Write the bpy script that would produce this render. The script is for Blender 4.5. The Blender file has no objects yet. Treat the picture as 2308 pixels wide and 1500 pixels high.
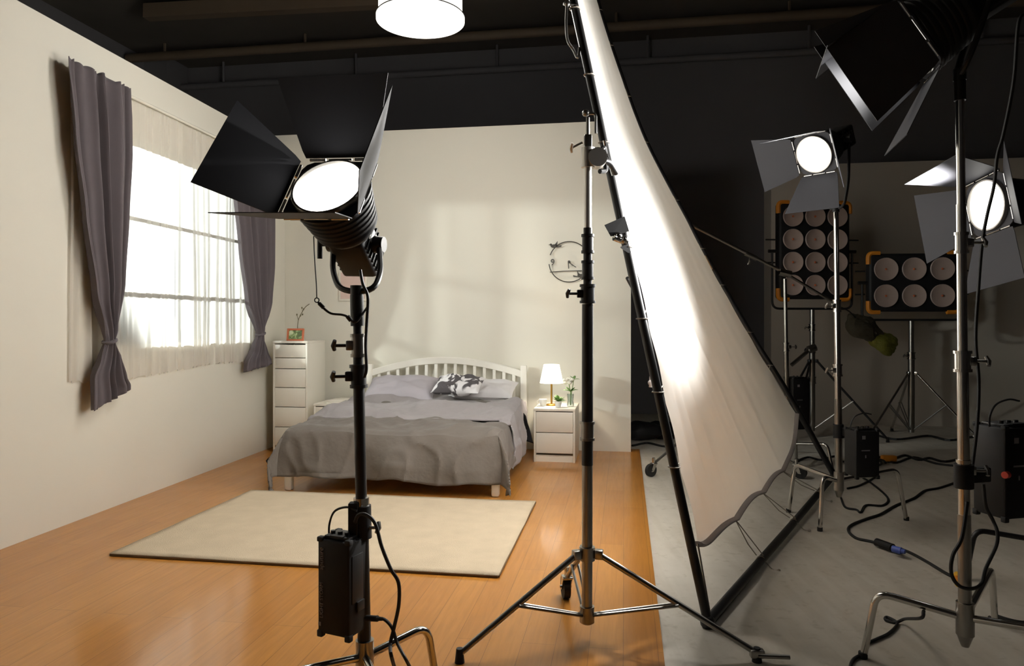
import bpy, bmesh, math, random
from mathutils import Vector, Matrix, noise

random.seed(7)
V = Vector
R = math.radians
PI = math.pi
scene = bpy.context.scene
COL = scene.collection

# ------------------------------------------------------------------ camera
F, CX, HY, CAMH = 1602.0, 1154.0, 727.0, 1.2      # focal length in px, centre column, horizon row, eye height
cam = bpy.data.cameras.new('camera')
cam_o = bpy.data.objects.new('camera', cam)
COL.objects.link(cam_o)
cam_o.location = (0, 0, CAMH)
cam_o.rotation_euler = (R(90), 0, 0)
cam.sensor_width = 36
cam.lens = F / 2308 * 36
cam.shift_y = -(750 - HY) / 2308
cam.clip_start = 0.05
scene.camera = cam_o

FZ = -0.012                                       # concrete level; the wooden set floor's top is z = 0


def P(px, py, d):
    """photo pixel at distance d -> place in the room"""
    return V(((px - CX) / F * d, d, CAMH + (HY - py) / F * d))


def FL(px, py, z=FZ):
    """photo pixel -> place on the floor"""
    d = (CAMH - z) * F / (py - HY)
    return V(((px - CX) / F * d, d, z))


TH = R(-9)
RM = Matrix.Rotation(TH, 4, 'Z')                  # the set's own axes: X along the back wall, Y towards it


def RP(x, y, z=0):
    return RM @ V((x, y, z))


# ------------------------------------------------------------------ materials
def lin(c):
    c = c / 255
    return c / 12.92 if c <= 0.04045 else ((c + 0.055) / 1.055) ** 2.4


def rgb(c):
    return (lin(c[0]), lin(c[1]), lin(c[2]), 1)


class NT:
    def __init__(self, name):
        self.m = bpy.data.materials.new(name)
        self.m.use_nodes = True
        self.t = self.m.node_tree
        self.t.nodes.clear()
        self.out = self.n('ShaderNodeOutputMaterial')

    def n(self, typ, **kw):
        nd = self.t.nodes.new(typ)
        for k, v in kw.items():
            if k.startswith('_'):
                setattr(nd, k[1:], v)
            else:
                key = k.replace('__', ' ')
                nd.inputs[key].default_value = v
        return nd

    def l(self, a, b):
        self.t.links.new(a, b)


def mat(name, col, rough=0.5, metal=0.0, var=0.08, scale=12.0, bump=0.0, bscale=80.0, spec=0.5, coat=0.0, sheen=0.0):
    t = NT(name)
    p = t.n('ShaderNodeBsdfPrincipled', Roughness=rough, Metallic=metal)
    p.inputs['Specular IOR Level'].default_value = spec
    p.inputs['Coat Weight'].default_value = coat
    p.inputs['Sheen Weight'].default_value = sheen
    tc = t.n('ShaderNodeTexCoord')
    nz = t.n('ShaderNodeTexNoise', Scale=scale, Detail=4.0)
    t.l(tc.outputs['Object'], nz.inputs['Vector'])
    mx = t.n('ShaderNodeMix', _data_type='RGBA')
    c = rgb(col)
    mx.inputs['A'].default_value = tuple(x * (1 - var) for x in c[:3]) + (1,)
    mx.inputs['B'].default_value = tuple(min(1, x * (1 + var)) for x in c[:3]) + (1,)
    t.l(nz.outputs['Fac'], mx.inputs['Factor'])
    t.l(mx.outputs['Result'], p.inputs['Base Color'])
    if bump:
        n2 = t.n('ShaderNodeTexNoise', Scale=bscale, Detail=3.0)
        t.l(tc.outputs['Object'], n2.inputs['Vector'])
        b = t.n('ShaderNodeBump', Strength=bump, Distance=0.01)
        t.l(n2.outputs['Fac'], b.inputs['Height'])
        t.l(b.outputs['Normal'], p.inputs['Normal'])
    t.l(p.outputs['BSDF'], t.out.inputs['Surface'])
    return t.m


def emis(name, col, s):
    t = NT(name)
    e = t.n('ShaderNodeEmission', Strength=s)
    tc = t.n('ShaderNodeTexCoord')
    nz = t.n('ShaderNodeTexNoise', Scale=30.0)
    t.l(tc.outputs['Object'], nz.inputs['Vector'])
    mx = t.n('ShaderNodeMix', _data_type='RGBA')
    mx.inputs['A'].default_value = rgb(col)
    mx.inputs['B'].default_value = rgb(tuple(min(255, c + 4) for c in col))
    t.l(nz.outputs['Fac'], mx.inputs['Factor'])
    t.l(mx.outputs['Result'], e.inputs['Color'])
    t.l(e.outputs['Emission'], t.out.inputs['Surface'])
    return t.m


def cloth_translucent(name, col, transl, clear, weave=500.0, var=0.04):
    """thin woven cloth: part scatters forward, part back, and `clear` of it is the gaps between threads"""
    t = NT(name)
    tc = t.n('ShaderNodeTexCoord')
    nz = t.n('ShaderNodeTexNoise', Scale=9.0, Detail=3.0)
    t.l(tc.outputs['Object'], nz.inputs['Vector'])
    mx = t.n('ShaderNodeMix', _data_type='RGBA')
    c = rgb(col)
    mx.inputs['A'].default_value = tuple(x * (1 - var) for x in c[:3]) + (1,)
    mx.inputs['B'].default_value = c
    t.l(nz.outputs['Fac'], mx.inputs['Factor'])
    d = t.n('ShaderNodeBsdfDiffuse')
    tr = t.n('ShaderNodeBsdfTranslucent')
    t.l(mx.outputs['Result'], d.inputs['Color'])
    t.l(mx.outputs['Result'], tr.inputs['Color'])
    m1 = t.n('ShaderNodeMixShader', Fac=transl)
    t.l(d.outputs[0], m1.inputs[1])
    t.l(tr.outputs[0], m1.inputs[2])
    last = m1
    if clear > 0:
        tp = t.n('ShaderNodeBsdfTransparent')
        m2 = t.n('ShaderNodeMixShader', Fac=clear)
        lw = t.n('ShaderNodeLayerWeight', Blend=0.5)
        mr = t.n('ShaderNodeMapRange')
        mr.inputs['From Min'].default_value = 0.0
        mr.inputs['From Max'].default_value = 0.75
        mr.inputs['To Min'].default_value = clear * 1.9
        mr.inputs['To Max'].default_value = 0.0
        t.l(lw.outputs['Facing'], mr.inputs['Value'])
        mp = t.n('ShaderNodeMapping')
        mp.inputs['Rotation'].default_value = (0, 0, -TH)
        mp.inputs['Scale'].default_value = (0.0, 3.3, 0.08)
        t.l(tc.outputs['Object'], mp.inputs['Vector'])
        nb = t.n('ShaderNodeTexNoise', Scale=1.6, Detail=2.0)
        t.l(mp.outputs['Vector'], nb.inputs['Vector'])
        mb = t.n('ShaderNodeMapRange')
        mb.inputs['From Min'].default_value = 0.36
        mb.inputs['From Max'].default_value = 0.62
        mb.inputs['To Min'].default_value = 0.15
        mb.inputs['To Max'].default_value = 1.5
        t.l(nb.outputs['Fac'], mb.inputs['Value'])
        mm = t.n('ShaderNodeMath', _operation='MULTIPLY')
        t.l(mr.outputs['Result'], mm.inputs[0])
        t.l(mb.outputs['Result'], mm.inputs[1])
        t.l(mm.outputs[0], m2.inputs['Fac'])
        t.l(m1.outputs[0], m2.inputs[1])
        t.l(tp.outputs[0], m2.inputs[2])
        last = m2
    t.l(last.outputs[0], t.out.inputs['Surface'])
    return t.m


def wood_floor():
    t = NT('oak_planks')
    p = t.n('ShaderNodeBsdfPrincipled', Roughness=0.3)
    p.inputs['Coat Weight'].default_value = 0.4
    p.inputs['Specular IOR Level'].default_value = 0.15
    p.inputs['Coat Roughness'].default_value = 0.11
    tc = t.n('ShaderNodeTexCoord')
    mp = t.n('ShaderNodeMapping')
    mp.inputs['Rotation'].default_value = (0, 0, -TH + R(90))
    t.l(tc.outputs['Object'], mp.inputs['Vector'])
    br = t.n('ShaderNodeTexBrick', Scale=1.0)
    br.inputs['Brick Width'].default_value = 1.25
    br.inputs['Row Height'].default_value = 0.125
    br.inputs['Mortar Size'].default_value = 0.0012
    br.inputs['Mortar Smooth'].default_value = 0.4
    br.inputs['Bias'].default_value = 0.0
    br.inputs['Color1'].default_value = rgb((168, 111, 46))
    br.inputs['Color2'].default_value = rgb((178, 121, 53))
    br.inputs['Mortar'].default_value = rgb((126, 82, 38))
    br.offset = 0.37
    t.l(mp.outputs['Vector'], br.inputs['Vector'])
    m2 = t.n('ShaderNodeMapping')
    m2.inputs['Scale'].default_value = (1.6, 26, 1)
    t.l(mp.outputs['Vector'], m2.inputs['Vector'])
    nz = t.n('ShaderNodeTexNoise', Scale=2.2, Detail=6.0, Roughness=0.6, Distortion=0.6)
    t.l(m2.outputs['Vector'], nz.inputs['Vector'])
    rp = t.n('ShaderNodeValToRGB')
    rp.color_ramp.elements[0].position = 0.3
    rp.color_ramp.elements[0].color = (0.80, 0.78, 0.74, 1)
    rp.color_ramp.elements[1].position = 0.7
    rp.color_ramp.elements[1].color = (1, 1, 1, 1)
    t.l(nz.outputs['Fac'], rp.inputs['Fac'])
    mx = t.n('ShaderNodeMix', _data_type='RGBA', _blend_type='MULTIPLY')
    mx.inputs['Factor'].default_value = 1.0
    t.l(br.outputs['Color'], mx.inputs['A'])
    t.l(rp.outputs['Color'], mx.inputs['B'])
    t.l(mx.outputs['Result'], p.inputs['Base Color'])
    n3 = t.n('ShaderNodeTexNoise', Scale=3.0, Detail=3.0)
    t.l(tc.outputs['Object'], n3.inputs['Vector'])
    mr = t.n('ShaderNodeMapRange')
    mr.inputs['To Min'].default_value = 0.24
    mr.inputs['To Max'].default_value = 0.40
    t.l(n3.outputs['Fac'], mr.inputs['Value'])
    t.l(mr.outputs['Result'], p.inputs['Roughness'])
    b = t.n('ShaderNodeBump', Strength=0.12, Distance=0.002)
    t.l(nz.outputs['Fac'], b.inputs['Height'])
    t.l(b.outputs['Normal'], p.inputs['Normal'])
    t.l(p.outputs['BSDF'], t.out.inputs['Surface'])
    return t.m


def concrete():
    t = NT('worn_concrete')
    p = t.n('ShaderNodeBsdfPrincipled', Roughness=0.62)
    tc = t.n('ShaderNodeTexCoord')
    n1 = t.n('ShaderNodeTexNoise', Scale=1.3, Detail=8.0, Roughness=0.65)
    n2 = t.n('ShaderNodeTexNoise', Scale=22.0, Detail=4.0)
    mp = t.n('ShaderNodeMapping')
    mp.inputs['Rotation'].default_value = (0, 0, R(28))
    mp.inputs['Scale'].default_value = (9, 0.8, 1)
    t.l(tc.outputs['Object'], mp.inputs['Vector'])
    n3 = t.n('ShaderNodeTexNoise', Scale=1.5, Detail=5.0, Distortion=0.4)
    t.l(mp.outputs['Vector'], n3.inputs['Vector'])
    for n in (n1, n2):
        t.l(tc.outputs['Object'], n.inputs['Vector'])
    r1 = t.n('ShaderNodeValToRGB')
    r1.color_ramp.elements[0].position = 0.32
    r1.color_ramp.elements[0].color = rgb((190, 182, 168))
    r1.color_ramp.elements[1].position = 0.68
    r1.color_ramp.elements[1].color = rgb((214, 207, 195))
    t.l(n1.outputs['Fac'], r1.inputs['Fac'])
    r2 = t.n('ShaderNodeValToRGB')
    r2.color_ramp.elements[0].position = 0.27
    r2.color_ramp.elements[0].color = (0.84, 0.83, 0.80, 1)
    r2.color_ramp.elements[1].position = 0.42
    r2.color_ramp.elements[1].color = (1, 1, 1, 1)
    t.l(n2.outputs['Fac'], r2.inputs['Fac'])
    r3 = t.n('ShaderNodeValToRGB')
    r3.color_ramp.elements[0].position = 0.35
    r3.color_ramp.elements[0].color = (0.90, 0.89, 0.87, 1)
    r3.color_ramp.elements[1].position = 0.6
    r3.color_ramp.elements[1].color = (1, 1, 1, 1)
    t.l(n3.outputs['Fac'], r3.inputs['Fac'])
    a = t.n('ShaderNodeMix', _data_type='RGBA', _blend_type='MULTIPLY')
    a.inputs['Factor'].default_value = 1.0
    b = t.n('ShaderNodeMix', _data_type='RGBA', _blend_type='MULTIPLY')
    b.inputs['Factor'].default_value = 1.0
    t.l(r1.outputs['Color'], a.inputs['A'])
    t.l(r2.outputs['Color'], a.inputs['B'])
    t.l(a.outputs['Result'], b.inputs['A'])
    t.l(r3.outputs['Color'], b.inputs['B'])
    t.l(b.outputs['Result'], p.inputs['Base Color'])
    t.l(p.outputs['BSDF'], t.out.inputs['Surface'])
    return t.m


def zebra():
    t = NT('black_white_print')
    p = t.n('ShaderNodeBsdfPrincipled', Roughness=0.9)
    tc = t.n('ShaderNodeTexCoord')
    w = t.n('ShaderNodeTexNoise', Scale=8.5, Detail=1.5, Distortion=1.4)
    t.l(tc.outputs['Object'], w.inputs['Vector'])
    r = t.n('ShaderNodeValToRGB')
    r.color_ramp.interpolation = 'EASE'
    r.color_ramp.elements[0].position = 0.44
    r.color_ramp.elements[0].color = rgb((70, 66, 68))
    r.color_ramp.elements[1].position = 0.52
    r.color_ramp.elements[1].color = rgb((222, 219, 220))
    t.l(w.outputs['Fac'], r.inputs['Fac'])
    t.l(r.outputs['Color'], p.inputs['Base Color'])
    t.l(p.outputs['BSDF'], t.out.inputs['Surface'])
    return t.m


def leaf_print():
    t = NT('green_leaf_picture')
    p = t.n('ShaderNodeBsdfPrincipled', Roughness=0.4)
    tc = t.n('ShaderNodeTexCoord')
    w = t.n('ShaderNodeTexNoise', Scale=22.0, Detail=2.0, Distortion=1.0)
    t.l(tc.outputs['Object'], w.inputs['Vector'])
    r = t.n('ShaderNodeValToRGB')
    r.color_ramp.elements[0].position = 0.38
    r.color_ramp.elements[0].color = rgb((66, 84, 40))
    r.color_ramp.elements[1].position = 0.6
    r.color_ramp.elements[1].color = rgb((196, 206, 168))
    e = r.color_ramp.elements.new(0.5)
    e.color = rgb((118, 140, 78))
    t.l(w.outputs['Fac'], r.inputs['Fac'])
    t.l(r.outputs['Color'], p.inputs['Base Color'])
    t.l(p.outputs['BSDF'], t.out.inputs['Surface'])
    return t.m


def glass_mat(name, tint=(240, 245, 244), clear=0.85):
    t = NT(name)
    g = t.n('ShaderNodeBsdfGlossy', Roughness=0.03)
    tp = t.n('ShaderNodeBsdfTransparent')
    tp.inputs['Color'].default_value = rgb(tint)
    lw = t.n('ShaderNodeLayerWeight', Blend=0.25)
    mr = t.n('ShaderNodeMapRange')
    mr.inputs['To Min'].default_value = 0.05
    mr.inputs['To Max'].default_value = 0.6
    t.l(lw.outputs['Fresnel'], mr.inputs['Value'])
    m = t.n('ShaderNodeMixShader')
    t.l(mr.outputs['Result'], m.inputs['Fac'])
    t.l(tp.outputs[0], m.inputs[1])
    t.l(g.outputs[0], m.inputs[2])
    t.l(m.outputs[0], t.out.inputs['Surface'])
    return t.m


M = dict(
    wall=mat('cream_wall_paint', (220, 216, 203), 0.75, var=0.02, scale=1.5, bump=0.03, bscale=300),
    wood=wood_floor(), concrete=concrete(),
    black_wall=mat('black_studio_paint', (100, 98, 100), 0.85, var=0.12, scale=1.2, spec=0.2),
    ceil=mat('black_ceiling_paint', (80, 75, 69), 0.9, var=0.15, scale=2, spec=0.2),
    beam=mat('brown_beam_paint', (92, 78, 62), 0.7, var=0.15, scale=4),
    flat_grey=mat('unlit_grey_flat_paint', (186, 178, 166), 0.8, var=0.03, scale=1.5),
    white=mat('white_lacquer', (232, 227, 214), 0.35, var=0.02, scale=6),
    gap=mat('drawer_gap_shadow_board', (176, 166, 148), 0.7, var=0.03),
    bed=mat('white_painted_wood', (236, 232, 222), 0.4, var=0.03, scale=8),
    duvet=mat('grey_cotton', (98, 91, 85), 0.92, var=0.06, scale=8, bump=0.9, bscale=11, spec=0.15, sheen=0.1),
    duvet_in=mat('lilac_grey_cotton', (136, 130, 131), 0.92, var=0.05, scale=8, bump=0.9, bscale=10, spec=0.15, sheen=0.1),
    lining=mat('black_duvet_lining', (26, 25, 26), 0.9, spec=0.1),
    pillow=mat('pale_grey_cotton', (168, 163, 168), 0.9, var=0.04, scale=8, bump=0.2, bscale=400, spec=0.15),
    pillow_white=mat('white_cotton', (214, 211, 212), 0.9, var=0.04, scale=8, bump=0.2, bscale=400, spec=0.15),
    zebra=zebra(), leaf_print=leaf_print(),
    mattress=mat('mattress_ticking', (226, 222, 214), 0.85),
    curtain=mat('charcoal_curtain_cloth', (84, 77, 80), 0.85, var=0.05, scale=20, bump=0.15, bscale=500, spec=0.2, sheen=0.15),
    sheer=cloth_translucent('white_voile', (246, 243, 238), 0.66, 0.13),
    silk=cloth_translucent('white_diffusion_silk', (242, 240, 236), 0.80, 0.0),
    hem=mat('grey_webbing', (176, 168, 164), 0.8, spec=0.2),
    cord=mat('pale_tie_cord', (150, 142, 130), 0.8),
    rug=mat('beige_wool', (198, 181, 156), 0.95, var=0.14, scale=7, bump=0.5, bscale=260, spec=0.1),
    rug_edge=mat('brown_rug_binding', (96, 74, 48), 0.9),
    black=mat('black_powder_coat', (22, 21, 22), 0.45, var=0.1),
    black_soft=mat('matt_black_plastic', (17, 16, 17), 0.6, var=0.1, spec=0.35),
    flap=mat('matt_black_flap_paint', (52, 52, 56), 0.6, var=0.08, scale=3, spec=0.22),
    chrome=mat('polished_chrome', (200, 198, 194), 0.14, 1.0, var=0.03),
    steel=mat('brushed_steel', (150, 147, 142), 0.3, 1.0, var=0.08, scale=30),
    satin=mat('satin_nickel', (222, 219, 212), 0.42, 1.0, var=0.05, scale=20),
    rubber=mat('black_rubber', (24, 24, 24), 0.75),
    cable=mat('black_cable_rubber', (18, 17, 17), 0.6),
    orange=mat('orange_bumper_plastic', (196, 122, 30), 0.5),
    yellow=mat('yellow_tape', (214, 170, 40), 0.55),
    blue=mat('blue_plug_plastic', (70, 90, 170), 0.45),
    red=mat('red_switch_plastic', (196, 60, 40), 0.5),
    reflector=mat('frosted_lamp_glass', (158, 140, 132), 0.35, var=0.05, scale=18),
    brass=mat('brass', (206, 158, 74), 0.3, 1.0),
    copper=mat('copper_wood_frame', (176, 96, 62), 0.5),
    ceramic=mat('white_ceramic', (238, 236, 230), 0.25),
    green=mat('leaf_green', (96, 130, 66), 0.6, var=0.25, scale=40),
    twig=mat('dry_twig', (92, 84, 56), 0.8),
    petal=mat('white_petal', (240, 238, 224), 0.7),
    paper=mat('paper', (226, 220, 208), 0.8),
    pink=mat('pink_grey_print', (206, 180, 170), 0.7, var=0.12, scale=9),
    clock=mat('dark_clock_metal', (52, 48, 42), 0.5),
    olive=mat('olive_yellow_net', (96, 97, 26), 0.8, var=0.35, scale=25, bump=0.6, bscale=60),
    dark_net=mat('dark_net_cloth', (54, 50, 36), 0.85, var=0.3, scale=25, bump=0.6, bscale=60),
    mark=mat('grey_printed_mark', (120, 116, 120), 0.5),
    glass=glass_mat('clear_glass'),
    lens=emis('lit_lamp_lens', (255, 250, 242), 6.0),
    pend=emis('lit_pendant_diffuser', (255, 248, 236), 3.2),
    pend_side=emis('lit_pendant_shade', (255, 247, 234), 2.2),
    tshade=emis('lit_table_lamp_shade', (255, 246, 228), 2.2),
)
MW = {}


def props(o, label=None, cat=None, group=None, kind=None):
    if label:
        o['label'] = label
    if cat:
        o['category'] = cat
    if group:
        o['group'] = group
    if kind:
        o['kind'] = kind
    return o


def thing(name, label, cat, loc=(0, 0, 0), rz=0.0, group=None):
    o = bpy.data.objects.new(name, None)
    COL.objects.link(o)
    o.location = loc
    o.rotation_euler = (0, 0, rz)
    o.empty_display_size = 0.1
    MW[o.name] = Matrix.Translation(V(loc)) @ Matrix.Rotation(rz, 4, 'Z')
    return props(o, label, cat, group)


def catmull(pts, n=6, closed=False):
    pts = [V(p) for p in pts]
    if len(pts) < 3:
        return pts
    out = []
    N = len(pts)
    rng = range(N) if closed else range(N - 1)
    for i in rng:
        if closed:
            p0, p1, p2, p3 = pts[i - 1], pts[i], pts[(i + 1) % N], pts[(i + 2) % N]
        else:
            p0 = pts[i - 1] if i > 0 else pts[0] * 2 - pts[1]
            p1, p2 = pts[i], pts[i + 1]
            p3 = pts[i + 2] if i + 2 < N else pts[-1] * 2 - pts[-2]
        for k in range(n):
            t = k / n
            out.append(0.5 * ((2 * p1) + (p2 - p0) * t + (2 * p0 - 5 * p1 + 4 * p2 - p3) * t * t + (3 * p1 - p0 - 3 * p2 + p3) * t ** 3))
    if not closed:
        out.append(pts[-1])
    return out


def bend(pts, r=0.04, n=5):
    """polyline with its inner corners rounded by radius r"""
    pts = [V(p) for p in pts]
    out = [pts[0]]
    for i in range(1, len(pts) - 1):
        a, b, c = pts[i - 1], pts[i], pts[i + 1]
        da, dc = (a - b), (c - b)
        la, lc = da.length, dc.length
        q = min(r, la * .45, lc * .45)
        s, e = b + da / la * q, b + dc / lc * q
        for k in range(n + 1):
            t = k / n
            out.append(s * (1 - t) ** 2 + b * 2 * t * (1 - t) + e * t * t)
    out.append(pts[-1])
    return out


class MB:
    def __init__(self):
        self.bm = bmesh.new()

    def box(self, c, size, rot=None, bev=0.0, seg=2):
        mt = Matrix.Translation(V(c)) @ (rot.to_4x4() if rot is not None else Matrix.Identity(4)) @ Matrix.Diagonal((size[0], size[1], size[2], 1))
        r = bmesh.ops.create_cube(self.bm, size=1.0, matrix=mt)
        if bev > 0:
            es = list({e for v in r['verts'] for e in v.link_edges})
            bmesh.ops.bevel(self.bm, geom=es, offset=bev, segments=seg, profile=0.5, affect='EDGES')
        return self

    def cyl(self, p0, p1, r0, r1=None, n=20):
        p0, p1 = V(p0), V(p1)
        d = p1 - p0
        q = d.to_track_quat('Z', 'Y').to_matrix().to_4x4()
        mt = Matrix.Translation((p0 + p1) / 2) @ q
        bmesh.ops.create_cone(self.bm, cap_ends=True, segments=n, radius1=r0, radius2=r0 if r1 is None else r1, depth=d.length, matrix=mt)
        return self

    def ball(self, c, r, s=(1, 1, 1), n=14):
        mt = Matrix.Translation(V(c)) @ Matrix.Diagonal((s[0], s[1], s[2], 1))
        bmesh.ops.create_uvsphere(self.bm, u_segments=n, v_segments=max(6, n // 2 + 2), radius=r, matrix=mt)
        return self

    def tube(self, pts, r, n=8, closed=False, flat=1.0):
        pts = [V(p) for p in pts]
        N = len(pts)
        rs = r if isinstance(r, (list, tuple)) else [r] * N
        up = None
        rings = []
        for i, p in enumerate(pts):
            if closed:
                t = pts[(i + 1) % N] - pts[i - 1]
            else:
                t = pts[min(i + 1, N - 1)] - pts[max(i - 1, 0)]
            t.normalize()
            if up is None:
                up = V((0, 0, 1)) if abs(t.z) < .9 else V((1, 0, 0))
            up = up - t * up.dot(t)
            up.normalize()
            s = t.cross(up)
            rings.append([self.bm.verts.new(p + (up * math.cos(a) * flat + s * math.sin(a)) * rs[i]) for a in (2 * PI * k / n for k in range(n))])
        for i in range(N if closed else N - 1):
            a, b = rings[i], rings[(i + 1) % N]
            for k in range(n):
                self.bm.faces.new((a[k], a[(k + 1) % n], b[(k + 1) % n], b[k]))
        if not closed:
            self.bm.faces.new(rings[0][::-1])
            self.bm.faces.new(rings[-1])
        return self

    def lathe(self, prof, mt, n=28, capped=True):
        rings = []
        for r, z in prof:
            if r < 1e-6:
                rings.append([self.bm.verts.new(mt @ V((0, 0, z)))])
            else:
                rings.append([self.bm.verts.new(mt @ V((r * math.cos(2 * PI * k / n), r * math.sin(2 * PI * k / n), z))) for k in range(n)])
        for a, b in zip(rings, rings[1:]):
            for k in range(n):
                k2 = (k + 1) % n
                if len(a) == 1 and len(b) == 1:
                    continue
                if len(a) == 1:
                    self.bm.faces.new((a[0], b[k], b[k2]))
                elif len(b) == 1:
                    self.bm.faces.new((a[k], a[k2], b[0]))
                else:
                    self.bm.faces.new((a[k], a[k2], b[k2], b[k]))
        return self

    def grid(self, fn, nu, nv):
        g = [[self.bm.verts.new(fn(i / nu, j / nv)) for i in range(nu + 1)] for j in range(nv + 1)]
        for j in range(nv):
            for i in range(nu):
                self.bm.faces.new((g[j][i], g[j][i + 1], g[j + 1][i + 1], g[j + 1][i]))
        return self

    def prism(self, poly, off):
        """polygon of 3D points, extruded by the vector off"""
        off = V(off)
        a = [self.bm.verts.new(V(p)) for p in poly]
        b = [self.bm.verts.new(V(p) + off) for p in poly]
        n = len(a)
        self.bm.faces.new(a[::-1])
        self.bm.faces.new(b)
        for k in range(n):
            self.bm.faces.new((a[k], a[(k + 1) % n], b[(k + 1) % n], b[k]))
        return self

    def text(self, s, mt, size, depth=0.0008):
        cu = bpy.data.curves.new('t', 'FONT')
        cu.body = s
        cu.size = size
        cu.extrude = depth
        cu.align_x = 'CENTER'
        cu.align_y = 'CENTER'
        ob = bpy.data.objects.new('t', cu)
        COL.objects.link(ob)
        me = bpy.data.meshes.new_from_object(ob.evaluated_get(bpy.context.evaluated_depsgraph_get()))
        me.transform(mt)
        self.bm.from_mesh(me)
        bpy.data.objects.remove(ob)
        bpy.data.curves.remove(cu)
        bpy.data.meshes.remove(me)
        return self

    def build(self, name, m, parent=None, local=False, xf=None, smooth=38, solid=0.0, pre=None, label=None):
        if xf is not None:
            self.bm.transform(xf)
        root = Matrix.Identity(4)
        if parent is not None:
            root = MW[parent.name]
            if not local:
                self.bm.transform(root.inverted())
        bmesh.ops.recalc_face_normals(self.bm, faces=self.bm.faces[:])
        org = V((0, 0, 0))
        if parent is None:
            # the object's origin sits at the middle of its footprint
            xs = [v.co for v in self.bm.verts]
            lo = V((min(c[i] for c in xs) for i in range(3)))
            hi = V((max(c[i] for c in xs) for i in range(3)))
            org = V(((lo.x + hi.x) / 2, (lo.y + hi.y) / 2, lo.z))
            if pre is not None:
                org = V(pre)
            self.bm.transform(Matrix.Translation(-org))
        me = bpy.data.meshes.new(name)
        self.bm.to_mesh(me)
        self.bm.free()
        for p in me.polygons:
            p.use_smooth = True
        me.set_sharp_from_angle(angle=R(smooth))
        me.materials.append(m)
        o = bpy.data.objects.new(name, me)
        COL.objects.link(o)
        if parent is not None:
            o.parent = parent
        else:
            o.location = org
        MW[o.name] = root
        if solid:
            s = o.modifiers.new('thickness', 'SOLIDIFY')
            s.thickness = solid
            s.offset = 0
        if label:
            o['label'] = label
        return o


# ================================================================== THE SETTING
# studio shell
def rbox(x0, x1, y0, y1, z0, z1):
    return ((x0 + x1) / 2, (y0 + y1) / 2, (z0 + z1) / 2), (x1 - x0, y1 - y0, z1 - z0)


SX0, SX1, SY0, SY1, SZ = -6.7, 8.2, -4.5, 9.6, 4.95
EDGE = 0.14
o = MB().box(*rbox(SX0 - .2, SX1 + .2, SY0 - .2, SY1 + .2, FZ - .2, FZ)).build('floor', M['concrete'], xf=RM)
props(o, kind='structure')
o = MB().box(*rbox(-3.9, EDGE, -2.5, 6.86, FZ, 0)).build('floor_planks', M['wood'], xf=RM)
props(o, kind='structure')
o = MB().box(*rbox(SX0 - .2, SX1 + .2, SY0 - .2, SY1 + .2, SZ, SZ + .2)).build('ceiling', M['ceil'], xf=RM)
props(o, kind='structure')
for nm, b in (('wall_rear', rbox(SX0 - .2, SX1 + .2, SY1, SY1 + .2, FZ, SZ)),
              ('wall_side', rbox(SX0 - .2, SX0, SY0, SY1, FZ, SZ)),
              ('wall_right', rbox(SX1, SX1 + .2, SY0, SY1, FZ, SZ)),
              ('wall_front', rbox(SX0 - .2, SX1 + .2, SY0 - .2, SY0, FZ, SZ))):
    props(MB().box(*b).build(nm, M['black_wall'], xf=RM), kind='structure')

# set walls
BH = 3.085
o = MB().box(*rbox(-3.52, 0.058, 6.70, 6.80, 0, BH)).build('wall_back', M['wall'], xf=RM)
props(o, kind='structure')
# window wall in its own frame: y along the wall, x into the room
LWM = Matrix.Translation(RP(-3.162, 0)) @ Matrix.Rotation(TH + R(1.776), 4, 'Z')
LH = 2.955
WY0, WY1, WZ0, WZ1 = 4.02, 6.02, 1.0, 2.45
w = MB()
w.box(*rbox(-.12, 0, -2.2, WY0, 0, LH)).box(*rbox(-.12, 0, WY1, 6.70, 0, LH))
w.box(*rbox(-.12, 0, WY0, WY1, 0, WZ0)).box(*rbox(-.12, 0, WY0, WY1, WZ1, LH))
props(w.build('wall_left', M['wall'], xf=LWM), kind='structure')
# window
w = MB()
t_ = 0.05
w.box(*rbox(-.10, -.04, WY0, WY0 + t_, WZ0, WZ1)).box(*rbox(-.10, -.04, WY1 - t_, WY1, WZ0, WZ1))
w.box(*rbox(-.10, -.04, WY0, WY1, WZ0, WZ0 + t_)).box(*rbox(-.10, -.04, WY0, WY1, WZ1 - t_, WZ1))
for z in (1.42, 1.92):
    w.box(*rbox(-.09, -.05, WY0, WY1, z - .010, z + .010))
win = w.build('window_1', M['white'], xf=LWM)
props(win, kind='structure')
g = MB().box(*rbox(-.072, -.068, WY0 + .02, WY1 - .02, WZ0 + .02, WZ1 - .02))
g.bm.transform(LWM)
g.bm.transform(Matrix.Translation(-win.location))
MW[win.name] = Matrix.Identity(4)
go = g.build('window_pane', M['glass'], win, local=True)

# grey unlit flat far right, with a narrower return post at its left edge
xl = RM.inverted() @ P(1738, 727, 8.62)
o = MB().box(*rbox(xl.x, SX1 - .05, 9.0, 9.1, FZ, 3.10)).box(*rbox(xl.x, xl.x + .1, 9.1, 9.45, FZ, 3.10)).build('wall_flat', M['flat_grey'], xf=RM)
props(o, kind='structure')

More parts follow.
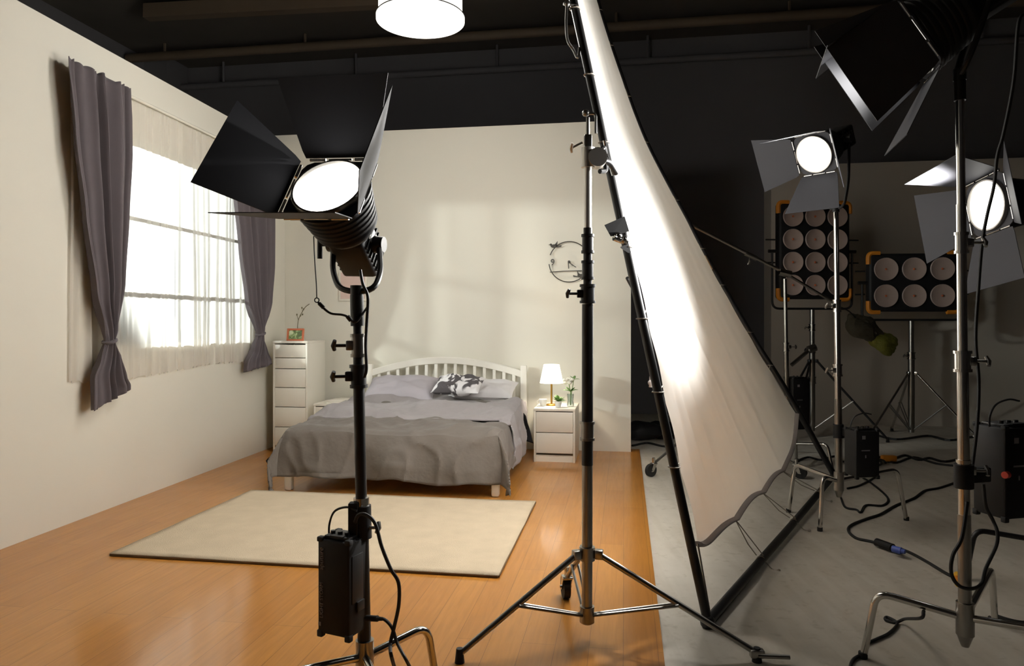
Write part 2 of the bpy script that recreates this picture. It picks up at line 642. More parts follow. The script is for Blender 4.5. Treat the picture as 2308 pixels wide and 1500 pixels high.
# ceiling beams and pipes, rear part of the studio
for i, (a, b, r) in enumerate(((P(330, 28, 8.2), P(1000, -8, 7.6), .07),)):
    m = MB()
    d = (b - a)
    q = d.to_track_quat('X', 'Z').to_matrix()
    m.box((a + b) / 2, (d.length, .12, .16), q)
    props(m.build('trim_1', M['beam']), kind='structure')
m = MB().tube([RP(SX0 + .05, 9.45, 4.62), RP(SX1 - .1, 9.45, 4.62)], .045, 10)
for k in range(7):
    x = SX0 + 1 + k * 2
    m.tube([RP(x, 9.45, 4.62), RP(x, 9.45, SZ)], .018, 6)
props(m.build('overhead_pipe', M['black_wall'], pre=RP(0, 9.45, 4.62)), 'dark conduit pipe running under the black ceiling along the rear wall', 'pipe')
m = MB().tube([RP(SX0 + .05, 8.7, 4.78), RP(SX1 - .1, 8.7, 4.78)], .06, 10)
for k in range(7):
    x = SX0 + .6 + k * 2
    m.tube([RP(x, 8.7, 4.78), RP(x, 8.7, SZ)], .018, 6)
props(m.build('overhead_pipe', M['beam'], pre=RP(0, 8.7, 4.78)), 'brownish pipe under the ceiling, nearer than the dark conduit on the rear wall', 'pipe')
o = MB().box(*rbox(SX0, SX0 + .35, 9.1, SY1, FZ, SZ)).build('trim_2', M['black_wall'], xf=RM)
props(o, kind='structure')


# ================================================================== CURTAINS
def lerp_tab(tab, z):
    if z >= tab[0][0]:
        return tab[0][1]
    for (z0, v0), (z1, v1) in zip(tab, tab[1:]):
        if z >= z1:
            t = (z0 - z) / (z0 - z1)
            t = t * t * (3 - 2 * t) * .5 + t * .5
            return v0 + (v1 - v0) * t
    return tab[-1][1]


LWI = LWM.inverted()


def wall_s(px, off):
    """position along the window wall of photo column px, `off` in front of the wall"""
    a = LWI @ V((0, 0, 1.2))
    b = LWI @ V(((px - CX) / F, 1, 1.2))
    t = (off - a.x) / (b.x - a.x)
    return a.y + (b.y - a.y) * t


def wall_z(px, py, off):
    s = wall_s(px, off)
    d = (LWM @ V((off, s, 0))).y
    return CAMH + (HY - py) / F * d


def curtain(label, lt, rt, ztop, ztie, zbot, npl, seed, hem):
    tL = [(wall_z(px, py, .09), wall_s(px, .09)) for px, py in lt]
    tR = [(wall_z(px, py, .09), wall_s(px, .09)) for px, py in rt]
    root = thing('curtain', label, 'curtain', LWM @ V((.06, (tL[0][1] + tR[0][1]) / 2, zbot)), 0, 'charcoal curtains at the window')

    def fn(u, v):
        z = ztop + (zbot - ztop) * v
        sl, sr = lerp_tab(tL, z), lerp_tab(tR, z)
        wdt = sr - sl
        k = min(1, abs(z - ztie) / .16)
        # cloth gathers at the tie: narrower in s, but not thinner in total
        amp = .010 + .021 * k * min(1, (ztop - z) / .25 + .25)
        uu = u + .05 * math.sin(2 * PI * u * 2 + seed) * (1 - u) * u * 4
        ph = 2 * PI * npl * uu + seed + .5 * math.sin(v * 3 + seed)
        off = .088 + amp * math.sin(ph) + .010 * math.sin(2.3 * ph + 1) + .03 * (1 - k) * math.sin(PI * u)
        zz = z
        if v > .93:
            zz = z + hem * (u - .4) * (v - .93) / .07 + .012 * math.sin(ph) * (v - .93) / .07
        if v < .03:
            zz += .012 * abs(math.sin(ph * 1.5)) * (1 - v / .03)
        return LWM @ V((off, sl + wdt * u, zz))
    MB().grid(fn, 150, 90).build('curtain_cloth', M['curtain'], root, solid=.004)
    ml = lerp_tab(tL, ztie)
    mr_ = lerp_tab(tR, ztie)
    c = (ml + mr_) / 2
    rr = (mr_ - ml) / 2 + .002
    pts = [LWM @ V((.100 + .036 * math.sin(a), c + rr * math.cos(a), ztie + .012 * math.cos(a))) for a in (2 * PI * k / 24 for k in range(24))]
    MB().tube(pts, .011, 8, closed=True).build('tie_band', M['curtain'], root)
    return root


curtain('long charcoal curtain tied low, on the near left side of the window',
        [(150, 155), (163, 300), (186, 480), (212, 660), (232, 745), (236, 765), (222, 810), (206, 850), (206, 880)],
        [(294, 214), (295, 350), (288, 480), (279, 640), (262, 745), (252, 768), (270, 800), (284, 850), (292, 880)],
        2.73, 1.085, .70, 4.0, .4, .10)
curtain('charcoal curtain tied low, on the far side of the window beside the chest',
        [(528, 340), (529, 440), (540, 560), (556, 680), (576, 742), (579, 752), (568, 790), (554, 815), (552, 830)],
        [(606, 350), (613, 470), (613, 600), (608, 680), (594, 742), (590, 752), (598, 790), (606, 815), (607, 830)],
        2.73, 1.10, .785, 4.0, 2.1, .03)

s0, s1 = wall_s(166, .04), wall_s(597, .04)
NP = 30
rnd = [random.random() for _ in range(400)]


def sheer_fn(u, v):
    z = 2.70 + (.845 - 2.70) * v
    ph = 2 * PI * NP * (u + .011 * math.sin(2 * PI * u * 5.3) + .007 * math.sin(2 * PI * u * 13))
    i = int(u * NP)
    a = (.011 + .012 * rnd[i % 400]) * (.55 + .45 * v)
    off = .020 + a * math.sin(ph) * .7 + .004 * math.sin(v * 4 + u * 20)
    zz = z + .010 * math.sin(ph) * max(0, (v - .97) / .03) - .02 * math.sin(u * 7) * v
    return LWM @ V((off - .005, s0 + (s1 - s0) * u + .004 * math.sin(v * 5 + i), zz))


o = MB().grid(sheer_fn, 420, 30).build('sheer_curtain', M['sheer'])
props(o, 'white sheer voile curtain hanging in pleats across the bright window', 'curtain')
o = MB().tube([LWM @ V((.03, s0 - .02, 2.715)), LWM @ V((.03, s1 + .12, 2.715))], .011, 10).build('curtain_rail', M['white'])
props(o, 'thin white curtain rail on the cream wall above the sheer curtain', 'rail')


# ================================================================== BEDROOM FURNITURE
def drawers(name, label, cat, x0, x1, y0, y1, h, fronts, group=None, plinth=.05):
    c = RP((x0 + x1) / 2, (y0 + y1) / 2, 0)
    root = thing(name, label, cat, c, TH, group)
    w_, d_ = x1 - x0, y1 - y0
    t = .018
    m = MB()
    m.box((-w_ / 2 + t / 2, 0, h / 2 - t / 2), (t, d_, h - t), bev=.002).box((w_ / 2 - t / 2, 0, h / 2 - t / 2), (t, d_, h - t), bev=.002)
    m.box((0, d_ / 2 - .004, h / 2), (w_ - 2 * t, .006, h - .03))
    m.box((0, -d_ / 2 + .03, plinth / 2), (w_ - 2 * t, .015, plinth))
    m.box((0, 0, plinth), (w_ - 2 * t, d_ - .06, .012))
    m.build('body', M['white'], root, local=True)
    MB().box((0, 0, h - .009), (w_ + .004, d_ + .008, .022), bev=.003).build('top', M['white'], root, local=True)
    for z0, z1 in fronts:
        m = MB().box((0, -d_ / 2 + .012, (z0 + z1) / 2), (w_ - 2 * t - .004, .018, z1 - z0 - .006), bev=.0025)
        m.box((0, -d_ / 2 + .2, (z0 + z1) / 2 - .01), (w_ - 2 * t - .03, .36 if d_ > .4 else .26, (z1 - z0) * .7))
        dr = m.build('drawer', M['white'], root, local=True)
    return root


drawers('chest_of_drawers', 'tall narrow white chest of six drawers in the corner by the curtain', 'chest', -3.225, -2.885, 6.17, 6.56, 1.03,
        [(.06, .235), (.235, .42), (.42, .60), (.60, .775), (.775, .875), (.875, 1.0)])
drawers('nightstand', 'white two-drawer nightstand under the lit table lamp, right of the bed', 'nightstand', -.775, -.418, 6.09, 6.60, .46,
        [(.075, .255), (.255, .435)], 'white nightstands beside the bed')
drawers('nightstand', 'white nightstand between the tall chest and the bed, half hidden', 'nightstand', -2.805, -2.51, 6.13, 6.62, .46,
        [(.075, .255), (.255, .435)], 'white nightstands beside the bed')

# framed leaf picture on the chest
a = RP(-3.02, 6.20, 1.032)
root = thing('picture_frame', 'small copper-coloured frame with a green leaf picture, standing on the tall chest', 'picture frame', a, TH)
m = MB()
W_, H_ = .165, .115
tl = Matrix.Rotation(R(-8), 3, 'X')
for c, s in (((-W_ / 2 + .008, 0, H_ / 2), (.018, .014, H_)), ((W_ / 2 - .008, 0, H_ / 2), (.018, .014, H_)),
             ((0, 0, .008), (W_, .014, .018)), ((0, 0, H_ - .008), (W_, .014, .018))):
    m.box(tl @ V(c), s, tl, bev=.002)
m.build('frame_border', M['copper'], root, local=True)
MB().box(tl @ V((0, .002, H_ / 2)), (W_ - .02, .004, H_ - .02), tl).build('picture', M['leaf_print'], root, local=True)
# twig in a bud vase behind it
a = RP(-3.06, 6.33, 1.032)
root = thing('twig_vase', 'thin dry twig in a small white bud vase behind the leaf picture', 'vase', a, TH)
MB().lathe([(0, 0), (.022, 0), (.028, .03), (.02, .07), (.01, .09), (.011, .1), (.007, .1), (.007, .08), (0, .08)], Matrix.Identity(4), 20).build('vase_body', M['ceramic'], root, local=True)
m = MB().tube(catmull([(0, 0, .08), (.004, 0, .16), (.02, 0, .22), (.075, 0, .31), (.12, 0, .345)], 5), .0035, 6)
m.tube([(.01, 0, .19), (-.005, 0, .245)], .0025, 5).tube([(.03, 0, .24), (.05, 0, .245)], .0025, 5).tube([(.05, 0, .275), (.045, 0, .31)], .002, 5)
for p_ in ((-.005, 0, .245), (.03, 0, .235), (.052, 0, .247), (.062, 0, .296), (.045, 0, .31)):
    m.ball(p_, .007, (1, .6, 1.4), 8)
m.build('twig', M['twig'], root, local=True)

# magazines on the left nightstand
for k, (x, y, rz, sz, lb) in enumerate(((-2.63, 6.32, .25, (.21, .28, .012), 'white magazine lying flat on the left nightstand, lower of two'),
                                        (-2.62, 6.33, -.2, (.19, .26, .010), 'white magazine lying on top of another on the left nightstand'))):
    rt = thing('magazine', lb, 'magazine', RP(x, y, .462 + k * .012), TH + rz, 'magazines on the left nightstand')
    MB().box((0, 0, sz[2] / 2), sz, bev=.002).build('magazine_pages', M['paper'], rt, local=True)

# bed
BX, BY0, BY1, BW = -1.66, 4.79, 6.64, 1.56
bc = RP(BX, (BY0 + BY1) / 2, 0)
bed = thing('bed', 'white painted double bed with an arched slatted headboard', 'bed', bc, TH + R(1.8))
L2 = (BY1 - BY0) / 2
hw = BW / 2
for sx in (-1, 1):
    MB().box((sx * (hw - .03), -L2 + .03, .12), (.055, .055, .24), bev=.012).build('leg', M['bed'], bed, local=True)
    MB().box((sx * (hw - .03), L2 - .03, .40), (.06, .05, .80), bev=.01).build('headboard_post', M['bed'], bed, local=True)
    MB().box((sx * (hw - .03), 0, .20), (.03, 2 * L2 - .08, .13), bev=.005).build('side_rail', M['bed'], bed, local=True)
MB().box((0, -L2 + .03, .175), (BW - .08, .03, .115), bev=.006).build('foot_rail', M['bed'], bed, local=True)
m = MB()
for k in range(12):
    m.box((0, -L2 + .15 + k * .14, .205), (BW - .1, .07, .016))
m.build('slat_base', M['bed'], bed, local=True)


def arch(x):
    return .725 + .14 * math.cos(x / (hw - .03) * PI / 2 * .98) ** .9 if abs(x) < hw - .03 else .725


arc = [V((x, L2 - .03, arch(x) - .02)) for x in ((hw - .035) * (-1 + 2 * k / 32) for k in range(33))]
m = MB()
prev = None
for p_ in arc:
    ring = [m.bm.verts.new(p_ + V((0, dy, dz))) for dy, dz in ((-.018, -.032), (.018, -.032), (.018, .022), (.010, .03), (-.010, .03), (-.018, .022))]
    if prev:
        for k in range(6):
            m.bm.faces.new((prev[k], prev[(k + 1) % 6], ring[(k + 1) % 6], ring[k]))
    else:
        m.bm.faces.new(ring[::-1])
    prev = ring
m.bm.faces.new(prev)
m.build('arched_rail', M['bed'], bed, local=True)
MB().box((0, L2 - .03, .36), (BW - .1, .03, .08), bev=.004).build('lower_rail', M['bed'], bed, local=True)
for k in range(15):
    x = (hw - .03) * (-1 + 2 * (k + 1) / 16)
    z1 = arch(x) - .035
    MB().box((x, L2 - .03, (.36 + z1) / 2), (.03, .016, z1 - .36), bev=.003).build('spindle', M['bed'], bed, local=True)

mt_ = MB().box((0, -.03, .305), (BW - .14, 2 * L2 - .16, .18), bev=.05, seg=4)
mo = mt_.build('mattress', M['mattress'], bed, local=True)
props(mo, None)
# mattress is its own thing
mo.parent = None
mo.location = bc
mo.rotation_euler = (0, 0, TH + R(1.8))
props(mo, 'white mattress lying on the white bed under the grey duvet', 'mattress')

# duvet: draped sheet, foot at v=0
duv = thing('duvet', 'rumpled grey duvet hanging over the foot and sides of the bed', 'duvet', bc + V((0, 0, .44)), TH)
BM = Matrix.Translation(bc) @ Matrix.Rotation(TH + R(1.8), 4, 'Z')


def wr(x, y, s=1.0, seed=0.0):
    return noise.noise(V((x * s + seed, y * s, seed * 1.7)))


def drape(u, v, hx, yf, yb, top, hangs, seed, rise=0.0, rough=.012):
    """u across (-1..1 with hang), v from the hanging foot to the head; hang lengths (left, right, front)"""
    hl, hr, hf = hangs
    X = -hx - hl + (2 * hx + hl + hr) * u
    Y = yf - hf + (yb - yf + hf) * v
    ex = max(0, abs(X) - hx)
    ey = max(0, yf - Y)
    sg = 1 if X > 0 else -1
    drop = math.hypot(ex, ey)
    # fold pattern along the hanging edges
    al = Y * 1.0 if ex > ey else X * 1.0
    fold = math.sin(al * 13 + seed + 2.5 * wr(al, 0, 1.2, seed)) * .5 + wr(al, drop * .6, 5, seed) * .7
    f = min(1, drop / .25)
    if ex > 0 and Y > .1:
        f *= max(.0, min(1, (.42 - Y) / .3))
    curve = 1 - math.exp(-drop * 14)
    ox = (.03 * curve + .035 * f * fold + .03 * f) if ex > 0 else 0
    oy = (.035 * curve + .045 * f * fold + .03 * f) if ey > 0 else 0
    if ex > 0 and ey > 0:
        c = min(ex, ey) / max(drop, 1e-4)
        ox += .03 * c * f
        oy += .03 * c * f
    x = sg * (min(abs(X), hx) + (ox if ex > 0 else 0))
    y = max(Y, yf) - (oy if ey > 0 else 0)
    z = top + rise * max(0, (Y - yf)) / 1.6
    z += rough * (wr(X, Y, 3.0, seed) * 1.6 + wr(X, Y, 7.0, seed + 3) * .9)
    rd = (1 - abs(wr(X * 1.6 + Y * .6, Y * 1.1 - X * .5, 3.0, seed + 8)) * 2.2)
    rd = max(0, rd) ** 3 * .016
    if ey > 0 and ex == 0:
        y -= rd
    elif ex > 0:
        x += sg * rd * .6
    else:
        z += rd * .7
    z += rough * .9 * math.sin((X * 5 + Y * 9) + 3 * wr(X, Y, 2, seed + 5)) * max(0, 1 - drop * 5)
    edge = max(0, 1 - min(hx - abs(X) if ex == 0 else 0, Y - yf if ey == 0 else 0) / .07)
    z -= .018 * edge * edge
    if drop > 0:
        z -= max(0, drop - .015)
        z += .02 * fold * f * (1 if drop > .2 else .3)
    return V((x, y, z))


def fn(u, v):
    p_ = drape(u, v, hw - .02, -L2 + .02, .62, .437, (.33, .30, .335), 1.3, .055, .014)
    X = p_.x
    if v < .02:
        p_.z += .035 * max(0, (X - .1)) - .02 * math.sin(X * 3)
    return BM @ p_


MB().grid(fn, 150, 110).build('duvet_cover', M['duvet'], duv, solid=.012)


def fn2(u, v):
    X0 = -1 + 2 * u
    yf = -.47 + .05 * math.sin(X0 * 2.6 + .4) + .018 * math.sin(X0 * 11) + .10 * max(0, -X0)
    p_ = drape(u, v, hw - .005, yf, .66, .490, (.10, .38, .05), 5.1, .05, .018)
    p_.z += .018 * math.sin((p_.x * 3.0 - p_.y * 8.0) + 1.2) * (1 if abs(X0) < .75 else .2)
    zmin = .449 + .055 * max(0, (p_.y + L2)) / 1.6
    if abs(p_.x) < hw - .06 and p_.z < zmin:
        p_.z = zmin
    return BM @ p_


MB().grid(fn2, 150, 60).build('folded_part', M['duvet_in'], duv, solid=.014, label='lighter lilac-grey turned-back part')
# the dark underside showing at the two hanging corners
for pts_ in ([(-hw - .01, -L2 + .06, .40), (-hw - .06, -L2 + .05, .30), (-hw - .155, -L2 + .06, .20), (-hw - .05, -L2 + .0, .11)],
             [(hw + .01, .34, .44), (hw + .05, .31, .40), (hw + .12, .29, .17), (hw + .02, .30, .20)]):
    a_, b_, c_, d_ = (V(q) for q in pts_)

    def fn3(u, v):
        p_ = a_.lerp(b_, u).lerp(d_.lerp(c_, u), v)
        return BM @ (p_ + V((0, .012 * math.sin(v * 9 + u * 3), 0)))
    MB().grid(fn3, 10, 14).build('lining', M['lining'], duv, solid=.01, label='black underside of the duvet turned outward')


def pillow_bm(w_, h_, t_, seed, pinch=.05, crumple=.012):
    m = MB()
    for s in (1, -1):
        def fn(u, v, s=s):
            a, b = u * 2 - 1, v * 2 - 1
            th = max(0, (1 - abs(a) ** 3.2)) ** .55 * max(0, (1 - abs(b) ** 3.2)) ** .55
            x = a * w_ / 2 * (1 - pinch * (1 - abs(a) ** 2) * 0 - pinch * (1 - b * b) * abs(a) ** 3 * 1.0)
            y = b * h_ / 2 * (1 - pinch * (1 - a * a) * abs(b) ** 3)
            z = s * t_ / 2 * th + crumple * th * (noise.noise(V((a * 2.2 + seed, b * 2.2, s))) + .5 * noise.noise(V((a * 5 + seed, b * 5, s))))
            return V((x, y, z))
        m.grid(fn, 32, 24)
    bmesh.ops.remove_doubles(m.bm, verts=m.bm.verts[:], dist=.0006)
    return m


def place(loc, rx=0, rz=0, ry=0):
    return BM @ Matrix.Translation(V(loc)) @ Matrix.Rotation(rz, 4, 'Z') @ Matrix.Rotation(rx, 4, 'X') @ Matrix.Rotation(ry, 4, 'Y')


for nm, lb, mk, sz, xf in (
    ('pillow', 'plump pale grey pillow on the left half of the bed', 'pillow', (.66, .42, .17), place((-.36, .64, .59), R(22), R(2))),
    ('pillow', 'white pillow lying at the headboard behind the black and white cushion', 'pillow_white', (.60, .36, .14), place((.40, .69, .585), R(18), R(-4))),
    ('cushion', 'crumpled black and white printed cushion lying in front of the right pillow', 'zebra', (.44, .27, .12), place((.21, .46, .645), R(26), R(-6)))):
    m = pillow_bm(*sz, seed=sz[0] * 9, crumple=.02 if nm == 'pillow' else .035)
    o = m.build(nm, M[mk], xf=xf)
    props(o, lb, nm, 'pillows at the headboard')

# rug
rc = RP((-2.62 - .585) / 2, (3.29 + 4.70) / 2, 0)
rug = thing('rug', 'flat beige woven rug on the wooden floor in front of the bed', 'rug', rc, TH)


def rug_bm(w_, h_, z0, z1):
    m = MB()
    N = 40
    a, b = w_ / 2, h_ / 2

    def fn(u, v):
        x, y = -a + 2 * a * u, -b + 2 * b * v
        return V((x + .004 * noise.noise(V((y * 3, 1, 0))), y + .006 * noise.noise(V((x * 3, 0, 2))), z1 + .0025 * noise.noise(V((x * 2.5, y * 2.5, 5)))))
    m.grid(fn, N, 28)
    return m


rug_o = rug_bm(2.035, 1.41, 0, .011).build('pile', M['rug'], rug, local=True, solid=.006)
m = MB()
for y in (-.705, .705):
    m.box((0, y, .007), (2.03, .008, .012), bev=.003)
for x in (-1.0175, 1.0175):
    m.box((x, 0, .007), (.008, 1.40, .012), bev=.003)
m.build('binding', M['rug_edge'], rug, local=True, label='dark brown bound edge')

# table lamp
a = RP(-.645, 6.33, .463)
root = thing('table_lamp', 'lit table lamp with white tapered shade and brass stem on the right nightstand', 'lamp', a, TH)
I4 = Matrix.Identity(4)
MB().lathe([(0, 0), (.05, 0), (.05, .008), (.044, .014), (.012, .016), (0, .016)], I4).build('base', M['brass'], root, local=True)
MB().cyl((0, 0, .014), (0, 0, .27), .0085).build('stem', M['brass'], root, local=True)
MB().lathe([(.105, .20), (.07, .365), (.068, .365), (.103, .20), (.105, .20)], I4, 36).build('lamp_shade', M['tshade'], root, local=True)
MB().ball((0, 0, .29), .024).build('bulb', M['tshade'], root, local=True)
LAMP_AT = a + V((0, 0, .30))
# cup, plant, rose
a = RP(-.715, 6.28, .463)
root = thing('cup', 'small white cup left of the table lamp on the right nightstand', 'cup', a, TH)
MB().lathe([(0, 0), (.026, 0), (.034, .03), (.036, .06), (.033, .06), (.031, .03), (.022, .006), (0, .006)], I4).build('bowl', M['ceramic'], root, local=True)
MB().tube([V((-.034 - .02 * math.sin(t), 0, .032 + .018 * math.cos(t))) for t in (PI * k / 8 for k in range(9))], .004, 6).build('handle', M['ceramic'], root, local=True)


def leaf(m, p0, d, ln, wd):
    d = V(d).normalized()
    s = d.cross(V((0, 0, 1)))
    s = s.normalized() if s.length > .01 else V((1, 0, 0))
    n = s.cross(d)
    pts = []
    for k in range(6):
        t = k / 5
        w_ = wd * math.sin(PI * min(.98, t * .92 + .06))
        c = V(p0) + d * ln * t - V((0, 0, 1)) * ln * .3 * t * t
        pts.append((c - s * w_, c + n * w_ * .3, c + s * w_))
    vs = [[m.bm.verts.new(q) for q in r] for r in pts]
    for r0, r1 in zip(vs, vs[1:]):
        for k in range(2):
            m.bm.faces.new((r0[k], r0[k + 1], r1[k + 1], r1[k]))


a = RP(-.575, 6.22, .463)
root = thing('potted_plant', 'tiny leafy plant in a white pot, in front of the table lamp stem', 'plant', a, TH)
MB().lathe([(0, 0), (.024, 0), (.032, .05), (.029, .05), (.022, .005), (0, .005)], I4).build('pot', M['ceramic'], root, local=True)
m = MB()
rr = random.Random(3)
for k in range(26):
    th = rr.uniform(0, 2 * PI)
    leaf(m, (0, 0, .045), (math.cos(th) * rr.uniform(.3, 1), math.sin(th) * rr.uniform(.3, 1), rr.uniform(.3, 1.3)), rr.uniform(.05, .1), .012)
m.build('foliage', M['green'], root, local=True, solid=.001)
a = RP(-.472, 6.28, .463)
root = thing('flower_vase', 'glass vase with a white rose on the right end of the nightstand', 'vase', a, TH)
MB().lathe([(0, 0), (.03, 0), (.032, .01), (.026, .05), (.03, .11), (.028, .11), (.024, .05), (.029, .012), (0, .008)], I4).build('vase_glass', M['glass'], root, local=True)
MB().tube(catmull([(0, 0, .01), (.004, 0, .1), (-.008, 0, .17), (-.018, 0, .215)], 5), .004, 6).tube(catmull([(.004, 0, .09), (.02, 0, .18), (.028, 0, .24)], 4), .003, 6).build('stem', M['green'], root, local=True)
m = MB()
for k in range(14):
    th = k * 2.4
    rr_ = .008 + .0022 * k
    m.ball((-.018 + rr_ * math.cos(th), rr_ * math.sin(th), .222 + .016 * math.cos(k)), .018, (1, 1, .8), 8)
m.build('rose_bloom', M['petal'], root, local=True)
m = MB()
for d_ in ((-1, 0, .5), (1, .2, .6), (.6, -.4, .9), (-.7, .3, 1)):
    leaf(m, (0, 0, .13), d_, .08, .018)
for d_ in ((1, 0, .4), (.2, .5, 1), (-.6, 0, .9)):
    leaf(m, (.028, 0, .235), d_, .06, .014)
m.build('leaf_spray', M['green'], root, local=True, solid=.001)

# wall clock
cc = RP(-.515, 6.690, 1.773)
ck = thing('wall_clock', 'thin black wire wall clock with birds on the cream back wall', 'clock', cc, TH)
cr = .19


def CR(a, r=cr, y=-.008):
    return V((r * math.cos(R(a)), y, r * math.sin(R(a))))


m = MB().tube([CR(a_) for a_ in range(-8, 166, 6)], .0045, 8)
m.tube([CR(a_) for a_ in range(186, 346, 6)], .0045, 8)
m.build('ring', M['clock'], ck, local=True)
MB().tube([(-.18, -.008, -.095), (-.06, -.008, -.088), (.12, -.008, -.085)], .004, 6).build('branch', M['clock'], ck, local=True)
mx_ = Matrix.Translation(V((-.155, -.006, -.005))) @ Matrix.Rotation(R(90), 4, 'X')
MB().text('9', mx_, .085, .003).build('numeral', M['clock'], ck, local=True)
mx_ = Matrix.Translation(V((.165, -.006, -.005))) @ Matrix.Rotation(R(90), 4, 'X')
MB().text('3', mx_, .085, .003).build('numeral', M['clock'], ck, local=True)
MB().box((-.006, -.012, -.03), (.008, .003, .07), Matrix.Rotation(R(-4), 3, 'Y'), bev=.001).build('hour_hand', M['clock'], ck, local=True)
MB().box((.030, -.015, -.028), (.007, .003, .09), Matrix.Rotation(R(-55), 3, 'Y'), bev=.001).build('minute_hand', M['clock'], ck, local=True)
MB().cyl((0, .008, 0), (0, -.02, 0), .012).build('hub', M['clock'], ck, local=True)
for ang, fl, rr_ in ((138, 1, cr), (305, -1, cr)):
    c = CR(ang, rr_)
    m = MB().ball(c + V((0, -.004, .022)), .02, (1.6, .5, .8), 12)
    m.ball(c + V((-fl * .03, -.004, .036)), .011, (1, .7, 1), 10)
    m.cyl(c + V((-fl * .038, -.004, .036)), c + V((-fl * .054, -.004, .033)), .004, .0005, 8)
    m.prism([c + V((fl * .02, -.006, .016)), c + V((fl * .072, -.006, .03)), c + V((fl * .068, -.006, .014)), c + V((fl * .03, -.006, .01))], (0, .004, 0))
    m.prism([c + V((fl * .0, -.006, .03)), c + V((fl * .035, -.006, .07)), c + V((fl * .028, -.006, .025))], (0, .004, 0))
    m.build('bird', M['clock'], ck, local=True)

# small picture on the back wall behind the lamp yoke
p0 = RP(*(RM.inverted() @ P(798, 644, 6.97)).xy[:], 0)
a = RP(-2.62, 6.688, 0)
q = P(800, 644, 7.07)
qi = RM.inverted() @ q
a = RP(qi.x, 6.688, q.z)
root = thing('wall_picture', 'small pinkish picture hanging on the back wall, seen inside the lamp yoke', 'picture', a, TH)
MB().box((0, 0, 0), (.29, .014, .30), bev=.003).build('frame_border', M['white'], root, local=True)
MB().box((0, -.008, 0), (.25, .004, .26)).build('picture', M['pink'], root, local=True)

# pendant lamp
pc = P(948, 47, 4.4)
pen = thing('pendant_lamp', 'glowing white drum pendant lamp hanging in the dark at the top', 'lamp', pc)
T = Matrix.Identity(4)
MB().lathe([(.258, .012), (.256, .36), (.252, .36), (.254, .012), (.258, .012)], T, 56).build('drum_shade', M['pend_side'], pen, local=True)
MB().lathe([(0, .004), (.262, .004), (.262, .009), (0, .009)], T, 56).build('diffuser', M['pend'], pen, local=True)
MB().lathe([(.262, -.002), (.272, -.002), (.272, .02), (.262, .02), (.262, -.002)], T, 56).build('rim', M['pend_side'], pen, local=True)
MB().lathe([(.2585, .0205), (.2745, .0205), (.2745, .0265), (.2585, .0265), (.2585, .0205)], T, 56).build('trim_line', M['black'], pen, local=True)
MB().cyl((0, 0, .34), (0, 0, SZ - pc.z), .005, n=8).build('hanging_cord', M['black'], pen, local=True)
MB().cyl((-.254, 0, .34), (.254, 0, .34), .004, n=6).cyl((0, -.254, .34), (0, .254, .34), .004, n=6).build('spider', M['black'], pen, local=True)


# ================================================================== LAMP HEADS
LIGHTS = []


